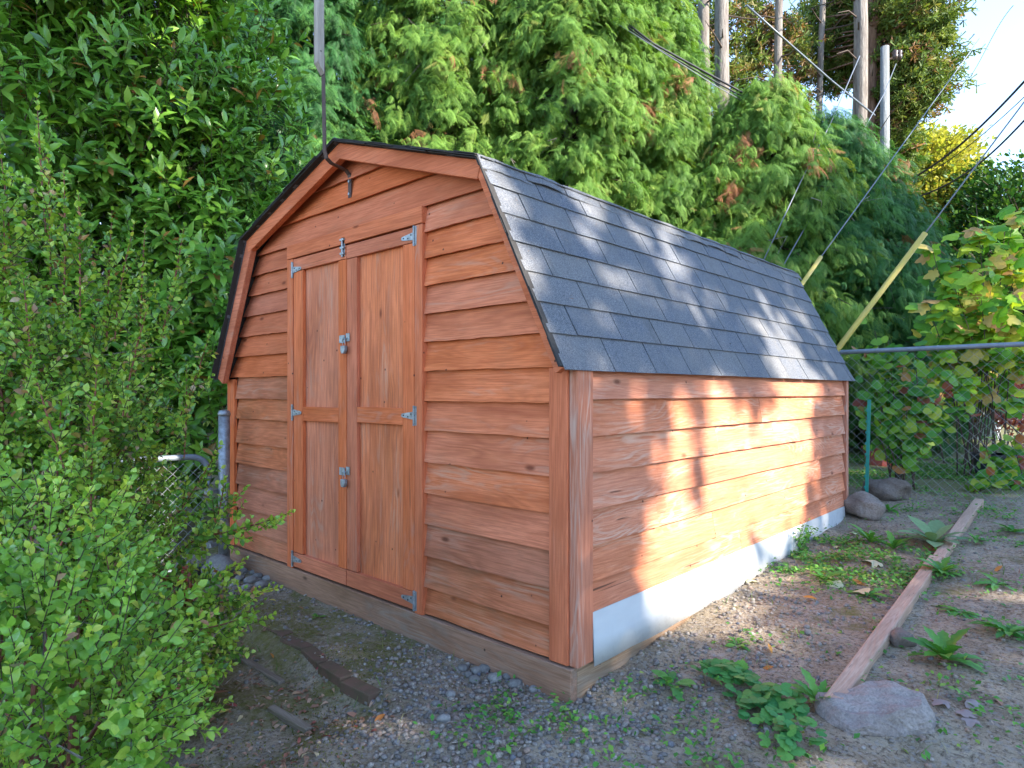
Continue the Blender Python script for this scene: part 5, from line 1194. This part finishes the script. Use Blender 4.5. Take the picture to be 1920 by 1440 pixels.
rosette('small weed rosette right of the timber on the moss', 1868, 1098, 9, .10, (.1, .8), DAND, M['weed'])
rosette('pale weed rosette far right beyond the timber', 1830, 1015, 8, .09, (.3, 1.0), DAND, M['weed'])
rosette('blue green weed left of the right edge, under the far bed', 1900, 1000, 12, .12, (.2, .9), DAND, M['weed'])
rosette('flat blue green weed at the right edge beside the sprawling rosette', 1800, 1150, 12, .10, (.0, .4), DAND, M['weed'])
rosette('little weed in front of the boulders', 1668, 960, 9, .12, (.3, 1.1), DAND, M['weed'])
rosette('small weed sprig in the soil before the shed door', 596, 1160, 8, .045, (.1, .8), MULL, M['weed'], 'seedling')
rosette('grey green sprig on the mossy strip by the old board', 446, 1238, 12, .05, (.1, 1.0), DAND, M['weed'], 'seedling')
rosette('weed with one broad leaf beside the near end of the skirt', 1262, 1285, 7, .10, (.1, .9), MULL, M['mallow'], 'seedling')
rosette('small dark weed in the gravel right of the skirt middle', 1383, 1212, 10, .05, (.0, .7), MULL, M['weed'], 'seedling')
rosette('small weed under the clump at the foot of the skirt', 1480, 1068, 12, .07, (.0, .7), MULL, M['cover'], 'seedling')
rosette('large woolly leaved plant beside the far part of the timber', 1752, 1020, 11, .24, (.25, 1.0), MULL, M['mullein'], 'mullein')
rosette('small weed on the timber by the flat rock', 1600, 1300, 6, .07, (.2, .9), MULL, M['mullein'], 'seedling')
def mallow(label, pts, n, rad):
    c0 = gpt(*pts[0]); t = thing('mallow_plant', label, 'weed', c0); P = []
    for q in pts:
        c = gpt(*q); k = n//len(pts); a = rng.uniform(0, 6.28, k); r = rad*np.sqrt(rng.uniform(0, 1, k)); x = c[0]+r*np.cos(a); y = c[1]+r*np.sin(a); P.append(np.stack([x, y, gz(x, y)+.02+.05*(1-r/rad)+rng.uniform(0, .02, k)], 1))
    P = np.concatenate(P); n = len(P); A = rdir(n)*[1, 1, .15]; N = rdir(n)*.35+[0, 0, 1]-FWD*.35
    leafage(t, *poly_leaf(MALLOW, .25), P-A*.02, frames(A, N), rng.uniform(.036, .064, n), M['mallow'], rng.uniform(0, 1, n), 300)
    s = MB()
    for q in P[::2]: s.tube([(c0+q)/2*[1, 1, 0]+[0, 0, gz(q[0], q[1])+.01], q], [.0012, .001], 3, False)
    kind(build(s, 'stalks', M['stem_green'], t), 'stuff')
mallow('wide patch of scalloped round mallow leaves in front of the skirt', [(1365, 1278), (1400, 1305), (1430, 1325), (1470, 1330), (1345, 1275), (1420, 1345)], 130, .085)
mallow('small mallow plant at the bottom edge left of the rock', [(1500, 1390), (1470, 1400)], 30, .07)
# climbing sprig at the skirt
c = gpt(1495, 1030); t = thing('skirt_weed', 'upright small leaved weed growing against the white skirt', 'weed', c); P = []; sb = MB()
for k in range(9):
    e = c+np.array([rng.uniform(-.01, .12), rng.uniform(-.18, .2), rng.uniform(.08, .2)]); sb.tube([c, e], [.002, .001], 3, False)
    for s in np.linspace(.3, 1, 16): P.append(c+(e-c)*s+rng.normal(0, .012, 3))
P = np.array(P); n = len(P); leafage(t, SMALL[0], SMALL[1], P, frames(rdir(n)*[1, 1, .4], rdir(n)*.5+[0, 0, 1]), rng.uniform(.02, .035, n), M['cover'], rng.uniform(0, 1, n), 0); build(sb, 'stems', M['stem_green'], t)

# fallen leaves
FALL = [(512, 1240, 'orange', .035, 'orange fallen leaf on the mossy strip left of the bricks'), (560, 1143, 'orange', .03, 'orange fallen leaf near the shed door'), (585, 1195, 'brown', .045, 'long tan fallen leaf behind the brick row'),
 (590, 1162, 'red', .03, 'thin red brown fallen leaf beside the seedling'), (395, 1228, 'orange', .045, 'curled orange leaf at the edge of the bush'), (353, 1218, 'brown', .04, 'long tan leaf under the bush'), (430, 1305, 'brown', .05, 'long tan leaf on the soil left of the old board'),
 (410, 1347, 'yellow', .035, 'pale yellow leaf near the bottom edge on the left'), (445, 1330, 'red', .03, 'dark red leaf near the bottom edge on the left'), (722, 1345, 'orange', .04, 'orange tan leaf at the bottom below the bricks'), (650, 1345, 'brown', .035, 'pinkish brown leaf at the bottom left of the orange one'),
 (603, 1255, 'red', .02, 'tiny crimson leaf beside the brick row'), (466, 1072, 'yellow', .03, 'yellow leaf on the stones by the gate post'), (505, 1130, 'yellow', .03, 'yellow green leaf at the edge of the honeysuckle by the gravel'),
 (1655, 1063, 'cream', .085, 'largest cream leaf lying on the ground cover'), (1578, 1098, 'cream', .07, 'upright cream leaf beside the small dandelion'), (1612, 1108, 'cream', .085, 'big curled cream tan leaf beside the flat dandelion'), (1410, 1095, 'cream', .07, 'cream leaf at the edge of the gravel by the skirt'), (1520, 1075, 'yellow', .06, 'yellow green leaf near the small dandelion'), (1593, 1093, 'orange', .05, 'brown orange leaf between two cream leaves'),
 (1880, 1068, 'orange', .05, 'tan leaf on the moss right of the timber'), (1598, 1003, 'cream', .05, 'cream leaf near the first dandelion by the shed'), (1573, 1030, 'cream', .04, 'narrow pale leaf standing by the ground cover'), (1505, 1125, 'orange', .045, 'rust coloured needle leaf on the gravel'), (1440, 1215, 'orange', .035, 'small orange leaf on the soil beside the pebbles'),
 (1360, 1291, 'brown', .03, 'pale pink leaf lying on the mallow patch'), (1775, 1320, 'grey', .05, 'leftmost grey brown leaf of the group near the flat rock'), (1800, 1345, 'grey', .05, 'lowest grey brown leaf of the group right of the flat rock'), (1835, 1325, 'grey', .05, 'upper grey brown leaf of the group right of the flat rock'), (1860, 1310, 'brown', .04, 'brown leaf above the grey leaves at lower right'), (1820, 1350, 'grey', .04, 'small grey brown leaf at the bottom right of the group'),
 (1830, 925, 'red', .05, 'reddish leaf under the fence at the right'), (1460, 1120, 'red', .03, 'brownish red leaf in the gravel by the skirt'), (1640, 1290, 'red', .03, 'tiny pink leaf behind the flat rock'), (1450, 1255, 'orange', .04, 'dull orange leaf on bare soil left of the timber')]
LF = {0: leaf_tpl(1, .5, .25, .35, prof=(.05, .7, 1, .9, .5, 0)), 1: poly_leaf(MAPLE, .5)}
for px, py, c, s, lb in FALL:
    q = 1 if c in ('cream', 'grey') else 0; tv, tf = LF[q]; me = bpy.data.meshes.new('fallen_leaf'); k = s*1.15
    V = tv*[k, k*(1.0 if q else 1.5), k]; w = V.copy(); w[:, 2] += .12*k*np.sin(V[:, 0]/k*4+px); me.from_pydata(w.tolist(), [], [tuple(f) for f in tf])
    o = link_mesh(me, 'fallen_leaf', None, M['fall_'+c], True); g = gpt(px, py); o.location = g+[0, 0, .012+.10*k]; o.rotation_euler = (rng.uniform(-.35, .35), rng.uniform(-.3, .3), rng.uniform(0, 6.3)); tag(o, lb, 'leaf')
